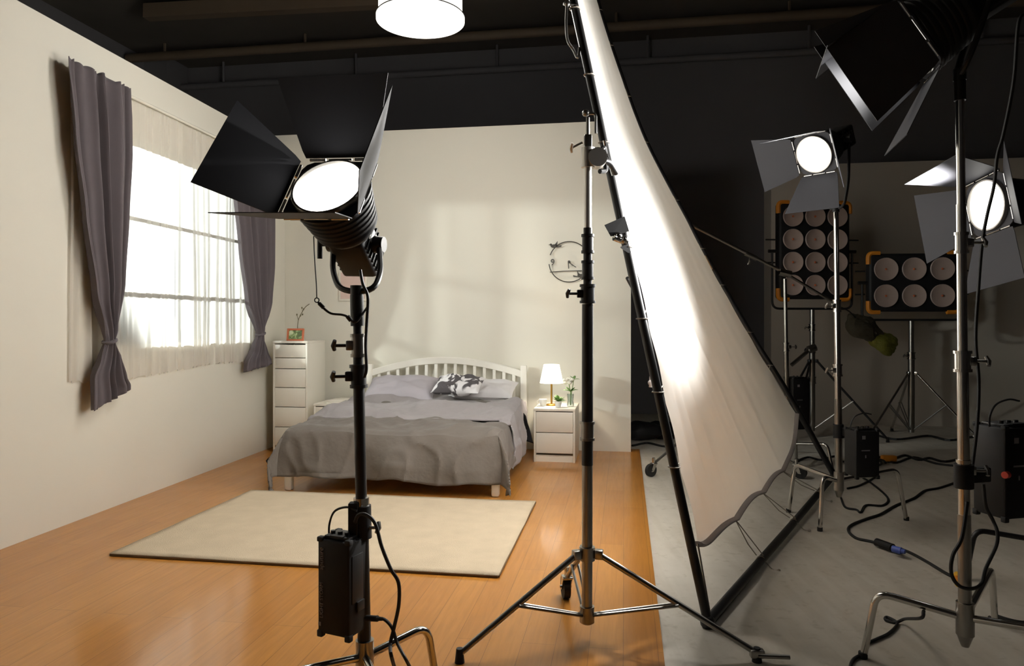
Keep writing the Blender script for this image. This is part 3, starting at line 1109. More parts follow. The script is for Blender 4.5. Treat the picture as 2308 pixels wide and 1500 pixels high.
def lamp(label, cen, a, up, al, mount, sizes=1.0, power=100, color=(1, .985, .95), body_mat='black_soft', spread=110, flapmat='flap', bl=.2, aim=None):
    cen = V(cen)
    a = V(a).normalized()
    e2 = V(up)
    e2 = (e2 - a * e2.dot(a)).normalized()
    e1 = e2.cross(a)
    mt = Matrix((e1, e2, a)).transposed().to_4x4()
    mt.translation = cen
    k = sizes
    r = .107 * k
    b = .125 * k
    mount = V(mount)
    root = thing('studio_lamp', label, 'studio lamp', mount, 0, 'studio lamps with barn doors')

    def X(m, name, mk, par=root, **kw):
        return m.build(name, M[mk], par, xf=mt, **kw)
    I = Matrix.Identity(4)
    X(MB().lathe([(0, .012 * k), (r * .5, .008 * k), (r * .85, .001), (r, -.004), (r, -.012), (0, -.012)], I, 40), 'lens', 'lens')
    X(MB().lathe([(r * 1.0, .004), (r * 1.03, .012), (r * 1.09, .012), (r * 1.12, .004), (r * 1.12, -.03), (r * 1.0, -.03), (r * 1.0, .004)], I, 40), 'bezel', 'steel')
    # barn-door carrier plate: square with a round hole
    m = MB()
    n = 40
    for z0, z1 in ((-.012, -.006),):
        inn, out_ = [], []
        for j in range(n):
            t = 2 * PI * j / n
            c, s = math.cos(t), math.sin(t)
            q = b / max(abs(c), abs(s))
            q = min(q, b * 1.28)
            inn.append((r * 1.10 * c, r * 1.10 * s))
            out_.append((q * c, q * s))
        rows = [[m.bm.verts.new(V((x, y, z))) for x, y in L] for L, z in ((inn, z1), (out_, z1), (out_, z0), (inn, z0))]
        for q in range(4):
            A, B = rows[q], rows[(q + 1) % 4]
            for j in range(n):
                m.bm.faces.new((A[j], A[(j + 1) % n], B[(j + 1) % n], B[j]))
    X(m, 'barn_door_plate', 'flap')
    # flaps
    ft = .0025
    for j, (hx, wx) in enumerate((((0, 1), (1, 0)), ((1, 0), (0, 1)), ((0, -1), (1, 0)), ((-1, 0), (0, 1)))):
        an = R(al[j])
        H = V((hx[0], hx[1], 0))
        S = V((wx[0], wx[1], 0))
        w = H * math.cos(an) + V((0, 0, 1)) * math.sin(an)
        nrm = w.cross(S)
        h0 = H * (b + .004)
        L = .255 * k
        hi_, ho = .118 * k, (.185 if j % 2 == 0 else .180) * k
        poly = [h0 - S * hi_ + w * .006, h0 + S * hi_ + w * .006, h0 + S * (hi_ + .01) + w * .03 * k, h0 + S * ho + w * L, h0 - S * ho + w * L, h0 - S * (hi_ + .01) + w * .03 * k]
        f = X(MB().prism([p_ - nrm * ft / 2 for p_ in poly], nrm * ft), 'flap', flapmat)
        MW[f.name] = MW[root.name]
        m = MB()
        for sg in (-1, 1):
            m.cyl(h0 + S * sg * .05 * k, h0 + S * sg * .105 * k, .0045 * k, n=10)
        m.cyl(h0 - S * .04 * k, h0 + S * .04 * k, .003 * k, n=8)
        X(m, 'hinge', 'chrome', f)
    # ribbed front housing narrowing backwards
    prof = [(r * 1.16, -.014)]
    z = -.014
    for j in range(7):
        rr_ = r * (1.16 - .035 * j)
        prof += [(rr_ * 1.05, z - .004 * k), (rr_ * 1.05, z - .012 * k), (rr_ * .985, z - .014 * k), (rr_ * .985, z - .022 * k)]
        z -= .022 * k
    prof += [(r * .86, z), (r * .80, z - .02 * k), (0, z - .02 * k)]
    X(MB().lathe([(0, -.014)] + prof, I, 36), 'reflector_housing', body_mat)
    zb = z - .02 * k
    L = bl * k
    m = MB().box((0, 0, zb - L / 2), (.125 * k, .135 * k, L), bev=.014 * k, seg=3)
    for j in range(6):
        m.box((0, 0, zb - L * (.18 + .13 * j)), (.137 * k, .110 * k, .006 * k))
    X(m, 'lamp_body', body_mat)
    m = MB()
    for sg in (-1, 1):
        m.box((sg * .0655 * k, .01, zb - L * .5), (.004, .05 * k, L * .7), bev=.001)
    X(m, 'side_strip', 'steel')
    # yoke
    zc = zb - L * .42
    c = mt @ V((0, 0, zc))
    D = mount - c
    hd = V((e1.x, e1.y, 0)).normalized()
    p1, p2 = mt @ V((.083 * k, 0, zc)), mt @ V((-.083 * k, 0, zc))
    path = [p1, p1 + D * .62, mount + hd * .055 * k, mount - hd * .055 * k, p2 + D * .62, p2]
    if (path[1] - path[2]).length > (path[1] - path[3]).length:
        path[2], path[3] = path[3], path[2]
    pts = bend(path, .06 * k, 5)
    MB().tube(pts, .0095 * k, 8).build('yoke', M['black'], root)
    for p_, sg in ((p1, 1), (p2, -1)):
        MB().cyl(p_ - e1 * sg * .02 * k, p_ + e1 * sg * .018 * k, .03 * k, .026 * k, 20).build('pivot_disc', M['black'], root)
    m = MB().cyl(p2 - e1 * .02 * k, p2 - e1 * .055 * k, .008 * k, n=10)
    m.cyl(p2 - e1 * .05 * k - V((0, 0, .05 * k)), p2 - e1 * .05 * k + V((0, 0, .03 * k)), .009 * k, n=10)
    m.build('tilt_handle', M['black'], root)
    m = MB().cyl(mount + V((0, 0, -.02)), mount + V((0, 0, .018)), .02, n=16)
    m.build('spigot_socket', M['black'], root)
    if power:
        LIGHTS.append((cen + a * .03 * k, V(aim) if aim else a, power, color, spread, .09 * k))
    return root, mt


# ================================================================== STANDS
def knob(m, c, d, ln=.038, r=.005):
    """T-handled clamp screw sticking out of c in direction d"""
    c, d = V(c), V(d).normalized()
    m.cyl(c, c + d * ln, r, n=10)
    s = V((0, 0, 1)).cross(d).normalized()
    m.tube([c + d * ln + V((0, 0, 1)) * .016 + s * .010, c + d * (ln + .004), c + d * ln - V((0, 0, 1)) * .014 - s * .010], [.006, .008, .006], 8)
    return m


def stand(label, base, top, sections, collars, legs, kind, hub_z=.2, legmat='chrome', knob_dir=(-1, -.3, 0), name='light_stand', group='light stands', wheels=(), low=.06):
    """a pole from base to top in `sections` (z0, z1, radius, material), clamp collars at heights, and legs to given feet"""
    base, top = V(base), V(top)
    fz = base.z
    ax = (top - base) / (top.z - base.z)

    def at(z):
        return base + ax * (z - base.z)
    root = thing(name, label, 'light stand', base, 0, group)
    for z0, z1, r, mk in sections:
        MB().cyl(at(z0), at(z1), r, n=20).build('pole_section', M[mk], root)
    for z, r, mk, *plain in collars:
        m = MB().cyl(at(z - .032), at(z + .032), r * 1.25, n=20).cyl(at(z - .036), at(z - .026), r * 1.45, n=20).cyl(at(z + .026), at(z + .036), r * 1.45, n=20)
        kd = V(knob_dir).normalized()
        if plain:
            m.build('collar', M[mk], root)
            continue
        m.box(at(z) + kd * (r * 1.5), (.022, .022, .03), bev=.003)
        c = m.build('collar', M[mk], root)
        knob(MB(), at(z) + kd * (r * 1.5 + .008), kd).build('clamp_knob', M['black'] if mk != 'chrome' else M['steel'], c)
    h = at(hub_z)
    if kind == 'turtle':
        MB().cyl(h + V((0, 0, -.06)), h + V((0, 0, .05)), .028, n=20).cyl(h + V((0, 0, -.1)), h + V((0, 0, -.06)), .012, .026, 16).build('leg_hub', M['steel'], root)
        for f in legs:
            f = V(f)
            d = (f - h)
            d.z = 0
            kn = h + d * .86 + V((0, 0, .035))
            path = bend([h + d.normalized() * .02, kn, f], .05, 6)
            lg = MB().tube(path, .0125, 12).build('leg', M[legmat], root)
            MB().cyl(f + V((0, 0, .0)), f + V((0, 0, .022)), .0155, n=12).build('foot_cap', M['rubber'], lg)
    else:
        MB().cyl(h + V((0, 0, -.025)), h + V((0, 0, .025)), .03, n=20).build('leg_hub', M['steel'], root)
        lh = at(fz + low + .05)
        MB().cyl(lh + V((0, 0, -.03)), lh + V((0, 0, .03)), .028, n=20).build('brace_hub', M['steel'], root)
        for f in legs:
            f = V(f)
            d = V((f.x - h.x, f.y - h.y, 0))
            dn = d.normalized()
            s = V((-dn.y, dn.x, 0))
            wheel = f in [V(w_) for w_ in wheels]
            end = f + V((0, 0, .10 if wheel else .03))
            st = h + dn * .045
            m = MB().tube([st, end], .0115, 10)
            m.box(st, (.03, .03, .035), Matrix.Rotation(math.atan2(dn.y, dn.x), 3, 'Z'), bev=.004)
            lg = m.build('leg', M[legmat], root)
            mid = st + (end - st) * .52
            MB().tube([lh + dn * .025 + s * .009, mid + s * .014], .006, 8).tube([lh + dn * .025 - s * .009, mid - s * .014], .006, 8).build('brace', M['steel'], root)
            if wheel:
                wr_ = .05
                wc = f + V((0, 0, wr_)) + dn * .03
                m = MB().cyl(wc - s * .014, wc + s * .014, wr_, n=24)
                w_ = m.build('caster_wheel', M['rubber'], lg)
                m = MB()
                for sg in (-1, 1):
                    m.prism([wc + s * sg * .018 + V((0, 0, -.01)) - dn * .012, wc + s * sg * .018 + V((0, 0, -.01)) + dn * .012, end + s * sg * .018 + dn * .02, end + s * sg * .018 - dn * .02], s * sg * .003)
                m.box(end, (.045, .045, .012), Matrix.Rotation(math.atan2(dn.y, dn.x), 3, 'Z'), bev=.003)
                m.cyl(wc - s * .026, wc + s * .026, .007, n=10)
                m.cyl(end, end + V((0, 0, .045)), .012, n=12)
                m.build('caster_fork', M['chrome'], lg)
            else:
                MB().cyl(f, f + V((0, 0, .05)), .018, .012, 14).build('foot_cap', M['rubber'], lg)
    return root, at


def cable(label, pts, r=.006, n=6, mk='cable', cat='cable', name='power_cable', ends=None, grp=None):
    m = MB().tube(catmull(pts, n), r, 8)
    if ends is None:
        return props(m.build(name, M[mk]), label, cat, grp)
    root = thing(name, label, cat, pts[0], 0, grp)
    m.build('cord', M[mk], root)
    for p0, p1, rr_, mk2, nm in ends:
        p0, p1 = V(p0), V(p1)
        MB().cyl(p0, p0 + (p1 - p0) * .7, rr_, n=12).cyl(p0 + (p1 - p0) * .7, p1, rr_ * .75, rr_ * .6, n=12).build(nm, M[mk2], root)
    return root


# ---- front lamp and its stand
fm = P(804, 656, 2.2)
lamp('black studio lamp tilted steeply upward, nearest of all, with four open barn doors',
     P(741, 424, 2.2), (-.151, -.80, .581), (.145, .564, .813), (53, 66, 50, 52), fm, power=40, bl=.17, spread=90)
fb = V((-.452, 2.2, 0))
st, fat = stand('black light stand with chrome folding legs carrying the nearest lamp', fb, fm,
                [(.16, .62, .0205, 'black'), (.62, .66, .024, 'chrome'), (.60, 1.03, .0175, 'black'), (1.02, 1.13, .0155, 'black'), (1.12, 1.20, .0135, 'black'), (1.19, fm.z - .012, .021, 'black')],
                [(1.035, .019, 'black'), (1.13, .016, 'steel')],
                [V((-.25, 2.36, 0)), V((-.78, 1.93, 0)), V((-.33, 1.86, 0))], 'turtle', hub_z=.17)


# ballast boxes
def ballast(label, c, rz, size, clamp_to=None, mark_text=False, handle=True, red=False):
    w_, d_, h_ = size
    c = V(c)
    root = thing('power_supply_box', label, 'power supply box', c, rz, 'lamp power supply boxes')
    m = MB().box((0, 0, h_ / 2), (w_, d_, h_), bev=.008, seg=2)
    for k in range(7):
        m.box((0, d_ / 2 + .002, h_ * (.15 + .1 * k)), (w_ * .8, .006, .008))
    m.build('case', M['black_soft'], root, local=True)
    for sx in (-1, 1):
        for sy in (-1, 1):
            MB().box((sx * (w_ / 2 - .008), sy * (d_ / 2 - .008), .0), (.02, .02, .022), bev=.004).build('corner_bumper', M['rubber'], root, local=True)
            MB().box((sx * (w_ / 2 - .008), sy * (d_ / 2 - .008), h_), (.02, .02, .016), bev=.004).build('corner_bumper', M['rubber'], root, local=True)
    m = MB().box((0, 0, h_ + .004), (w_ * .78, d_ * .7, .012), bev=.003)
    for k in range(3):
        m.cyl((-w_ * .25 + k * w_ * .22, -d_ * .12, h_ + .008), (-w_ * .25 + k * w_ * .22, -d_ * .12, h_ + .02), .008, n=12)
    m.box((w_ * .02, -d_ * .3, h_ + .011), (w_ * .4, d_ * .18, .003))
    m.build('control_panel', M['black'], root, local=True)
    MB().box((w_ / 2 + .001, -.01, h_ * .6), (.003, d_ * .55, h_ * .5), bev=.001).box((w_ / 2 + .003, 0, h_ * .3), (.008, d_ * .35, .03), bev=.002).build('side_panel', M['black'], root, local=True)
    if handle:
        pts = catmull([(-w_ / 2 + .004, 0, h_ - .01), (-w_ / 2 + .006, 0, h_ + .035), (-w_ * .28, 0, h_ + .075), (w_ * .1, 0, h_ + .092), (w_ * .42, 0, h_ + .085)], 6)
        MB().tube(pts, .0035, 6).build('carry_strap', M['cable'], root, local=True)
    if red:
        MB().cyl((-w_ / 2 + .004, -d_ / 2 - .006, h_ * .5), (-w_ / 2 - .014, -d_ / 2 - .01, h_ * .5), .012, n=14).build('knob', M['red'], root, local=True, label='orange red knob')
    m = MB()
    rot = Matrix.Rotation(R(90), 4, 'X') @ Matrix.Rotation(R(90), 4, 'Z')
    yy = -d_ / 2 - .0012
    for txt, z, sz in (('aputure', h_ * .80, .022), ('LIGHT STORM', h_ * .36, .017)) if mark_text else ():
        m.text(txt, Matrix.Translation(V((-w_ * .36, yy, z))) @ rot, sz, .0006)
    if mark_text:
        m.box((-w_ * .42, yy, .03), (.009, .0012, .011))
        m.build('printed_mark', M['mark'], root, local=True)
    else:
        m.box((-w_ * .18, yy, h_ * .86), (.02, .0012, .02)).box((-w_ * .1, yy, h_ * .45), (.006, .0012, .016)).box((-w_ * .1, yy, h_ * .58), (.05, .0012, .006))
        m.build('printed_mark', M['mark'], root, local=True)
    return root


bc1 = P(762, 1438, 2.12)
ballast('tall black power supply box hanging on the nearest lamp stand', bc1 + V((.002, .06, 0)), R(-24), (.118, .10, .285), mark_text=True)
# clamp that hooks the box onto the pole
root = thing('box_clamp', 'black hook clamp holding the power supply box to the nearest stand pole', 'clamp', fat(.60), 0, 'clamps on the light stands')
MB().cyl(fat(.535), fat(.635), .030, n=16).build('clamp_jaw', M['black_soft'], root)
m = MB().box(fat(.60) + V((-.02, -.02, 0)), (.03, .03, .10), bev=.004)
m.build('hook_plate', M['black_soft'], root)
knob(MB(), fat(.57) + V((.022, -.01, 0)), (1, -.2, 0), .03).build('clamp_knob', M['steel'], root)

# cables of the front lamp
cable('thin black safety cord dangling from the nearest lamp head with a clip ring',
      [P(707, 532, 2.16), P(709, 580, 2.15), P(713, 640, 2.15), P(714, 670, 2.15)], .0018, name='safety_wire', cat='cord')
root = thing('clip_lead', 'short black strap with ring, tied to the nearest stand pole', 'strap', P(795, 716, 2.18), 0)
MB().tube([P(714 + 5 * math.cos(t), 676 + 5 * math.sin(t), 2.15) for t in (2 * PI * k / 14 for k in range(14))], .0018, 6, closed=True).build('ring', M['black'], root)
MB().tube(catmull([P(717, 681, 2.15), P(728, 693, 2.15), P(746, 706, 2.15), P(770, 709, 2.15), P(784, 714, 2.16), P(796, 725, 2.17), P(806, 722, 2.17), P(822, 700, 2.19), P(830, 688, 2.19)], 5), [.0035] * 41, 7).build('strap_body', M['black'], root)
MB().cyl(P(783, 712, 2.155), P(791, 722, 2.16), .007, n=10).cyl(P(719, 683, 2.15), P(729, 693, 2.15), .006, n=10).build('buckle', M['black'], root)
cable('black lamp cable running down beside the nearest stand pole from the lamp head',
      [P(812, 608, 2.16), P(818, 640, 2.15), P(829, 668, 2.15), P(827, 720, 2.16), P(824, 780, 2.16), P(826, 830, 2.16), P(821, 850, 2.165)], .0048)
cable('black cable looping from the nearest stand pole down to the wooden floor',
      [P(800, 1176, 2.16), P(808, 1160, 2.14), P(826, 1160, 2.13), P(846, 1180, 2.12), P(860, 1230, 2.11), P(880, 1280, 2.10), P(898, 1312, 2.1), P(899, 1360, 2.1), P(889, 1410, 2.1), P(880, 1450, 2.09), P(884, 1485, 2.05), FL(905, 1545, .006), FL(960, 1640, .006)], .0055)
cable('black mains lead plugged into the side of the hanging power supply box',
      [P(822, 1392, 2.14), P(845, 1393, 2.12), P(866, 1395, 2.11), P(884, 1415, 2.1), P(896, 1450, 2.09), P(920, 1495, 2.06), FL(950, 1555, .006), FL(1010, 1650, .006)], .005,
      ends=[(P(826, 1392, 2.14), P(862, 1394, 2.11), .009, 'black_soft', 'plug')])

# ---- combo stand holding the scrim, middle
cb = V((.285, 2.70, 0))
ct = P(1325, 345, 2.70)
rear = FL(1278, 1352, 0)
lft = FL(1036, 1492, 0)
rgt = FL(1706, 1490, FZ)
st, cat_ = stand('chrome and black stand with spread tripod legs and a caster, in front of the rug', cb, ct,
                 [(.06, 1.29, .0205, 'steel'), (.66, 1.27, .0215, 'black'), (1.24, 1.56, .0165, 'black'), (1.50, ct.z, .0145, 'satin')],
                 [(1.31, .021, 'black'), (1.40, .017, 'black', 0), (1.50, .017, 'black', 0), (.79, .0195, 'steel', 0)],
                 [lft, rgt, rear], 'tripod', hub_z=.325, legmat='steel', wheels=[rear], low=.045)
for q, p_ in ((rgt, None),):
    m = MB().box(q + V((0, 0, .03)), (.05, .03, .03), bev=.005).cyl(q + V((.0, -.01, .025)), q + V((.11, -.02, .025)), .008, n=10)
    props(m.build('leg_clamp', M['steel']), 'steel leg lock lever at the right foot of the tripod stand', 'lever')
# grip head on top
gh = thing('grip_knuckle', 'chrome grip head on top of the tripod stand, clamping the scrim frame', 'grip head', ct, 0, 'chrome grip heads')
MB().cyl(ct + V((0, 0, -.055)), ct + V((0, 0, .02)), .026, n=20).build('socket', M['satin'], gh)
g2 = ct + V((.035, 0, -.02))
MB().cyl(g2 + V((0, -.03, 0)), g2 + V((0, .03, 0)), .036, n=24).build('disc', M['satin'], gh)
MB().box(ct + V((.0, 0, .045)), (.03, .03, .05), bev=.006).cyl(ct + V((0, 0, .06)), ct + V((0, 0, .135)), .007, n=10).build('spigot', M['steel'], gh)
knob(MB(), ct + V((-.02, 0, .04)), (-1, 0, -.5), .045).build('clamp_knob', M['satin'], gh)
MB().tube(bend([ct + V((.0, 0, .15)), ct + V((.03, 0, .15)), ct + V((.03, 0, .075))], .012), .005, 8).ball(ct + V((-.008, 0, .152)), .014).build('lever', M['steel'], gh)
MB().tube(bend([g2, g2 + V((.055, .06, .0)), g2 + V((.09, .12, -.03))], .02), .012, 10).build('grip_arm', M['black'], gh)

# ================================================================== DIFFUSION SCRIM
A_ = V((.779, 2.83, FZ + .022))
nv = V((-.87, .49, 0)) * math.tan(R(12.7))


def near_tube(t):                     # t = height above the corner
    return A_ + nv * t + V((0, 0, t))


farp = [P(1880, 1070, 5.42), P(1775, 885, 5.50), P(1700, 765, 5.58), P(1618, 625, 5.68), P(1547, 492, 5.78), P(1457, 322, 5.88), P(1396, 160, 5.95), P(1352, 24, 6.0), P(1338, -40, 6.02)]
farc = catmull(farp, 8)
TOP = 3.62
scrim = thing('diffusion_scrim', 'huge tilted black tube frame laced with white diffusion silk, glowing', 'scrim', (A_ + farp[0]) / 2 - V((0, 0, .03)), 0)
npts = [near_tube(TOP * k / 24) for k in range(25)]
MB().tube(npts, .019, 12).build('frame_tube', M['black'], scrim)
ftube = MB().tube(farc, .022, 10).build('frame_tube', M['black'], scrim)
MB().tube([A_, A_ + (farp[0] - A_) * .5 + V((0, 0, -.004)), farp[0]], .021, 12).build('frame_tube', M['black'], scrim)
MB().tube([npts[-1], farc[-1]], .021, 12).build('frame_tube', M['black'], scrim)
for c in (A_, farp[0], npts[-1], farc[-1]):
    MB().ball(c, .03, (1, 1, 1), 12).build('corner_fitting', M['black'], scrim)


def far_at(v):
    x = v * (len(farc) - 1)
    i = min(int(x), len(farc) - 2)
    return farc[i].lerp(farc[i + 1], x - i)


NB = 11
HEMZ = .265


def silk(u, v):
    """u near -> far, v bottom -> top"""
    h = HEMZ + .02 * math.sin(2 * PI * u)
    a = near_tube(h + (TOP - .12 - h) * v)
    vb = .095
    b = far_at(vb + (1 - vb - .02) * v)
    uu = .026 + .954 * u
    p = a.lerp(b, uu)
    ex = (b - a).normalized()
    za, zb = A_.z + HEMZ, far_at(vb).z
    zt = .205 + .085 * math.exp(-u / .05) + (zb - .215) * math.exp(-(1 - u) / .05)
    p += V((0, 0, zt - (za + (zb - za) * uu))) * max(0, 1 - v * 1.6) ** 3
    # scalloped hem, pulled in at each end
    tie = abs(math.sin(PI * u * 4.0))
    p += V((0, 0, 1)) * (.032 * tie * max(0, 1 - v * 7))
    ws = min(1, v / .10)
    # sides pulled inwards a little between the ties
    side = .03 * abs(math.sin(v * PI * NB)) * 1.0
    p += ex * (side * max(0, 1 - u * 6) - (side + .04) * max(0, 1 - (1 - u) * 6))
    n = V((-.85, .45, .25)).normalized()
    belly = .10 * math.sin(PI * u) * math.sin(PI * min(1, v * 1.05))
    wr_ = 0
    # wrinkles that fan out from the hem ties
    for c, s, f in ((.26, 1.0, .30), (.16, .5, .35), (.52, .7, .22), (.75, .5, .18), (.40, .35, .4), (.08, .4, .5)):
        w0 = .010 + .028 * v
        cc = c + f * v * (.35 - c)
        wr_ += s * math.exp(-((u - cc) / w0) ** 2) * math.exp(-v * 2.4)
    wr_ += .35 * math.sin(u * 70 + v * 6 + 2 * math.sin(v * 5)) * math.exp(-v * 2.0) * .4
    return p + n * (belly + .034 * wr_ * ws)


sk = MB().grid(silk, 150, 90).build('diffusion_silk', M['silk'], scrim, smooth=80, label='white translucent cloth')
hemp = [silk(u, 0.0) for u in (k / 60 for k in range(61))]
MB().tube(hemp, .024, 10, flat=.45).build('hem', M['hem'], sk, label='grey webbing hem')
m0 = A_ + (farp[0] - A_) * 0
for k, u in enumerate((0.0, .25, .5, .75)):
    s0_ = silk(u, 0)
    bt = A_.lerp(farp[0], u + (.02 if k else 0))
    if k == 0:
        MB().tube([s0_, A_ + V((.008, 0, .04))], .004, 6).build('tie_cord', M['cord'], sk)
        continue
    m = MB().tube([s0_, s0_.lerp(bt, .6) + V((-.01, 0, 0)), bt + V((-.02, -.005, .03))], .0028, 6)
    m.tube([s0_, bt + V((.02, .01, .024))], .0028, 6)
    m.tube([bt + V((.024 * math.cos(t), .01 * math.cos(t), .024 * math.sin(t))) for t in (2 * PI * j / 12 for j in range(12))], .004, 6, closed=True)
    m.tube(catmull([bt + V((.024, 0, 0)), bt + V((.05, -.03, -.03)), bt + V((.075, -.05, -.06 + .03))], 4), .0028, 6).ball(bt + V((.075, -.05, -.03)), .008, n=8)
    m.build('tie_cord', M['cord'], sk)
for k in range(1, 10):
    v = k / 10
    for u, tb in ((0, None), (1, None)):
        s_ = silk(u, v)
        if u == 0:
            tb = min(npts, key=lambda q: (q - s_).length)
        else:
            tb = min(farc, key=lambda q: (q - s_).length)
        MB().tube([s_, tb], .003, 6).tube([tb + V((.024 * math.cos(t), .024 * math.sin(t), 0)) for t in (2 * PI * j / 10 for j in range(10))], .003, 5, closed=True).build('tie_cord', M['cord'], sk)

# fittings at the near frame edge
e = near_tube(2.42)
gz = P(1284, 20, e.y - .03)
root = thing('frame_hook', 'pale metal hook hanging off the scrim frame near the top', 'hook', gz)
MB().tube(catmull([P(1278, 8, e.y - .02), P(1276, 50, e.y - .04), P(1279, 90, e.y - .04), P(1292, 112, e.y - .03), P(1302, 130, e.y - .03), P(1306, 108, e.y - .01)], 5), .006, 8).build('hook_rod', M['steel'], root)
MB().ball(P(1278, 8, e.y - .02), .014, n=10).cyl(P(1270, 9, e.y - .02), P(1302, 12, e.y), .006, n=8).build('hook_eye', M['steel'], root)
# black clamp with flag plate on the near edge
q0 = P(1405, 520, 2.97)
root = thing('frame_clamp', 'black plate clamp with chrome jaws on the scrim frame, above the clock', 'clamp', q0, 0)
MB().prism([P(1362, 507, 2.94), P(1408, 487, 2.96), P(1418, 520, 2.97), P(1376, 532, 2.95)], (.004, .012, 0)).build('plate', M['black_soft'], root)
MB().prism([P(1398, 558, 2.96), P(1416, 545, 2.97), P(1424, 575, 2.98)], (.004, .012, 0)).build('lower_plate', M['black_soft'], root)
MB().ball(P(1392, 532, 2.955), .02, (1, .8, .9), 12).cyl(P(1384, 535, 2.95), P(1412, 545, 2.97), .014, n=12).ball(P(1406, 540, 2.96), .018, n=10).build('jaw', M['chrome'], root)
root = thing('scrim_bracket', 'black bracket bridging the grip head and the scrim frame tube', 'bracket', P(1358, 365, 2.85), 0)
MB().tube(bend([P(1345, 350, 2.80), P(1362, 330, 2.83), P(1366, 385, 2.85), P(1352, 386, 2.82)], .015), .010, 8).build('bracket_arm', M['black_soft'], root)
MB().tube([P(1362, 316, 2.85), P(1368, 350, 2.87), P(1382, 395, 2.88)], .006, 8).build('bracket_pin', M['chrome'], root)
# rope hanging along the near edge
root = thing('safety_rope', 'black rope hanging behind the scrim frame with a pale clip at its end', 'rope', P(1468, 866, 3.2), 0)
MB().tube(catmull([near_tube(1.38) + V((-.02, .03, 0)), P(1446, 690, 3.15), P(1458, 770, 3.18), P(1468, 850, 3.2)], 5), .008, 8).build('rope_line', M['cable'], root)
MB().cyl(P(1468, 848, 3.2), P(1467, 872, 3.2), .009, n=10).ball(P(1466, 862, 3.19), .012, n=8).build('clip', M['hem'], root)

# ---- far scrim stand (behind the silk) with casters
b2 = V((1.70, 5.98, FZ))
w1, w2, w3 = FL(1456, 1085), FL(1788, 1090), V((2.0, 6.6, FZ))
w1 = V((1.12, 5.62, FZ))
w2 = V((2.22, 5.55, FZ))
t2 = P(1606, 640, 5.98)
st2, at2 = stand('stand with casters holding the far edge of the scrim, mostly hidden behind the silk', b2, t2,
                 [(.06, .95, .02, 'steel'), (.9, t2.z, .016, 'chrome')], [(.95, .02, 'steel')], [w1, w2, w3], 'tripod', hub_z=.42, legmat='steel', wheels=[w1, w2, w3])
gh = thing('grip_knuckle', 'grip head clamping the far edge of the scrim frame', 'grip head', t2, 0, 'chrome grip heads')
MB().cyl(t2 + V((0, 0, -.03)), t2 + V((0, 0, .04)), .026, n=18).build('socket', M['steel'], gh)
pF = far_at(.36)
MB().tube([t2 + V((0, 0, .03)), P(1600, 592, 5.72), P(1590, 578, 5.7)], .016, 10).build('grip_arm', M['chrome'], gh)
MB().cyl(P(1590, 575, 5.68), P(1606, 606, 5.68), .02, n=12).build('jaw', M['chrome'], gh)

# ---- boom stand behind the scrim
b3 = V((2.14, 5.62, FZ)) + V((.1, .35, 0))
t3 = P(1769, 628, 5.9)
b3 = V((t3.x + .03, 5.9, FZ))
st3, at3 = stand('slim chrome boom stand just right of the scrim, far side', b3, t3,
                 [(.1, 1.0, .019, 'steel'), (.9, t3.z, .016, 'chrome')], [(1.0, .018, 'chrome')],
                 [b3 + V((-.35, -.05, 0)), b3 + V((.25, -.28, 0)), b3 + V((.2, .33, 0))], 'turtle', hub_z=.2, knob_dir=(1, -.3, 0))
bm_ = thing('boom_arm', 'long thin metal boom arm slanting from the scrim frame to the right', 'boom arm', t3 + V((0, 0, .02)), 0)
MB().tube([P(1550, 503, 5.86), P(1768, 614, 5.86)], .014, 10).tube([P(1768, 614, 5.86), P(1893, 690, 5.86)], .012, 10).build('arm_tube', M['steel'], bm_)
MB().cyl(P(1756, 612, 5.82), P(1782, 618, 5.82), .03, n=16).build('pivot', M['chrome'], bm_)
knob(MB().cyl(P(1680, 570, 5.86), P(1706, 583, 5.86), .022, n=12), P(1690, 580, 5.86), (-.3, -.4, -1), .05).build('arm_clamp', M['steel'], bm_)
ballast('dark power supply box beside the far corner of the scrim frame', V((2.375, 5.93, .32)), R(10), (.15, .14, .42), handle=False)
# yellow-green bundle hanging from the boom end
q = P(1925, 716, 6.2)
root = thing('net_bag', 'crumpled olive and yellow net bag hanging between the two panel lights', 'bag', P(1965, 750, 6.2), 0)


def blob(c, r, s, rot, seed, amp):
    m = MB()
    mt = Matrix.Translation(c) @ Matrix.Rotation(rot, 4, 'Y') @ Matrix.Diagonal((s[0], s[1], s[2], 1))
    bmesh.ops.create_icosphere(m.bm, subdivisions=4, radius=r)
    for v in m.bm.verts:
        v.co *= 1 + amp * (noise.noise(v.co * 9 + V((seed, 0, 0))) + .6 * abs(noise.noise(v.co * 20 + V((seed, 3, 0)))))
    m.bm.transform(mt)
    return m


blob(P(1948, 740, 6.2), .12, (1.35, .8, .85), R(38), 1, .45).build('upper_bundle', M['dark_net'], root, label='dark olive upper bundle')
blob(P(1992, 772, 6.2), .10, (1.15, .8, .85), R(20), 4, .45).build('lower_bundle', M['olive'], root, label='yellow green lower bundle')
MB().tube(catmull([P(1890, 690, 5.9), P(1912, 700, 6.0), P(1928, 715, 6.12)], 4), .006, 6).build('hanging_loop', M['cable'], root)

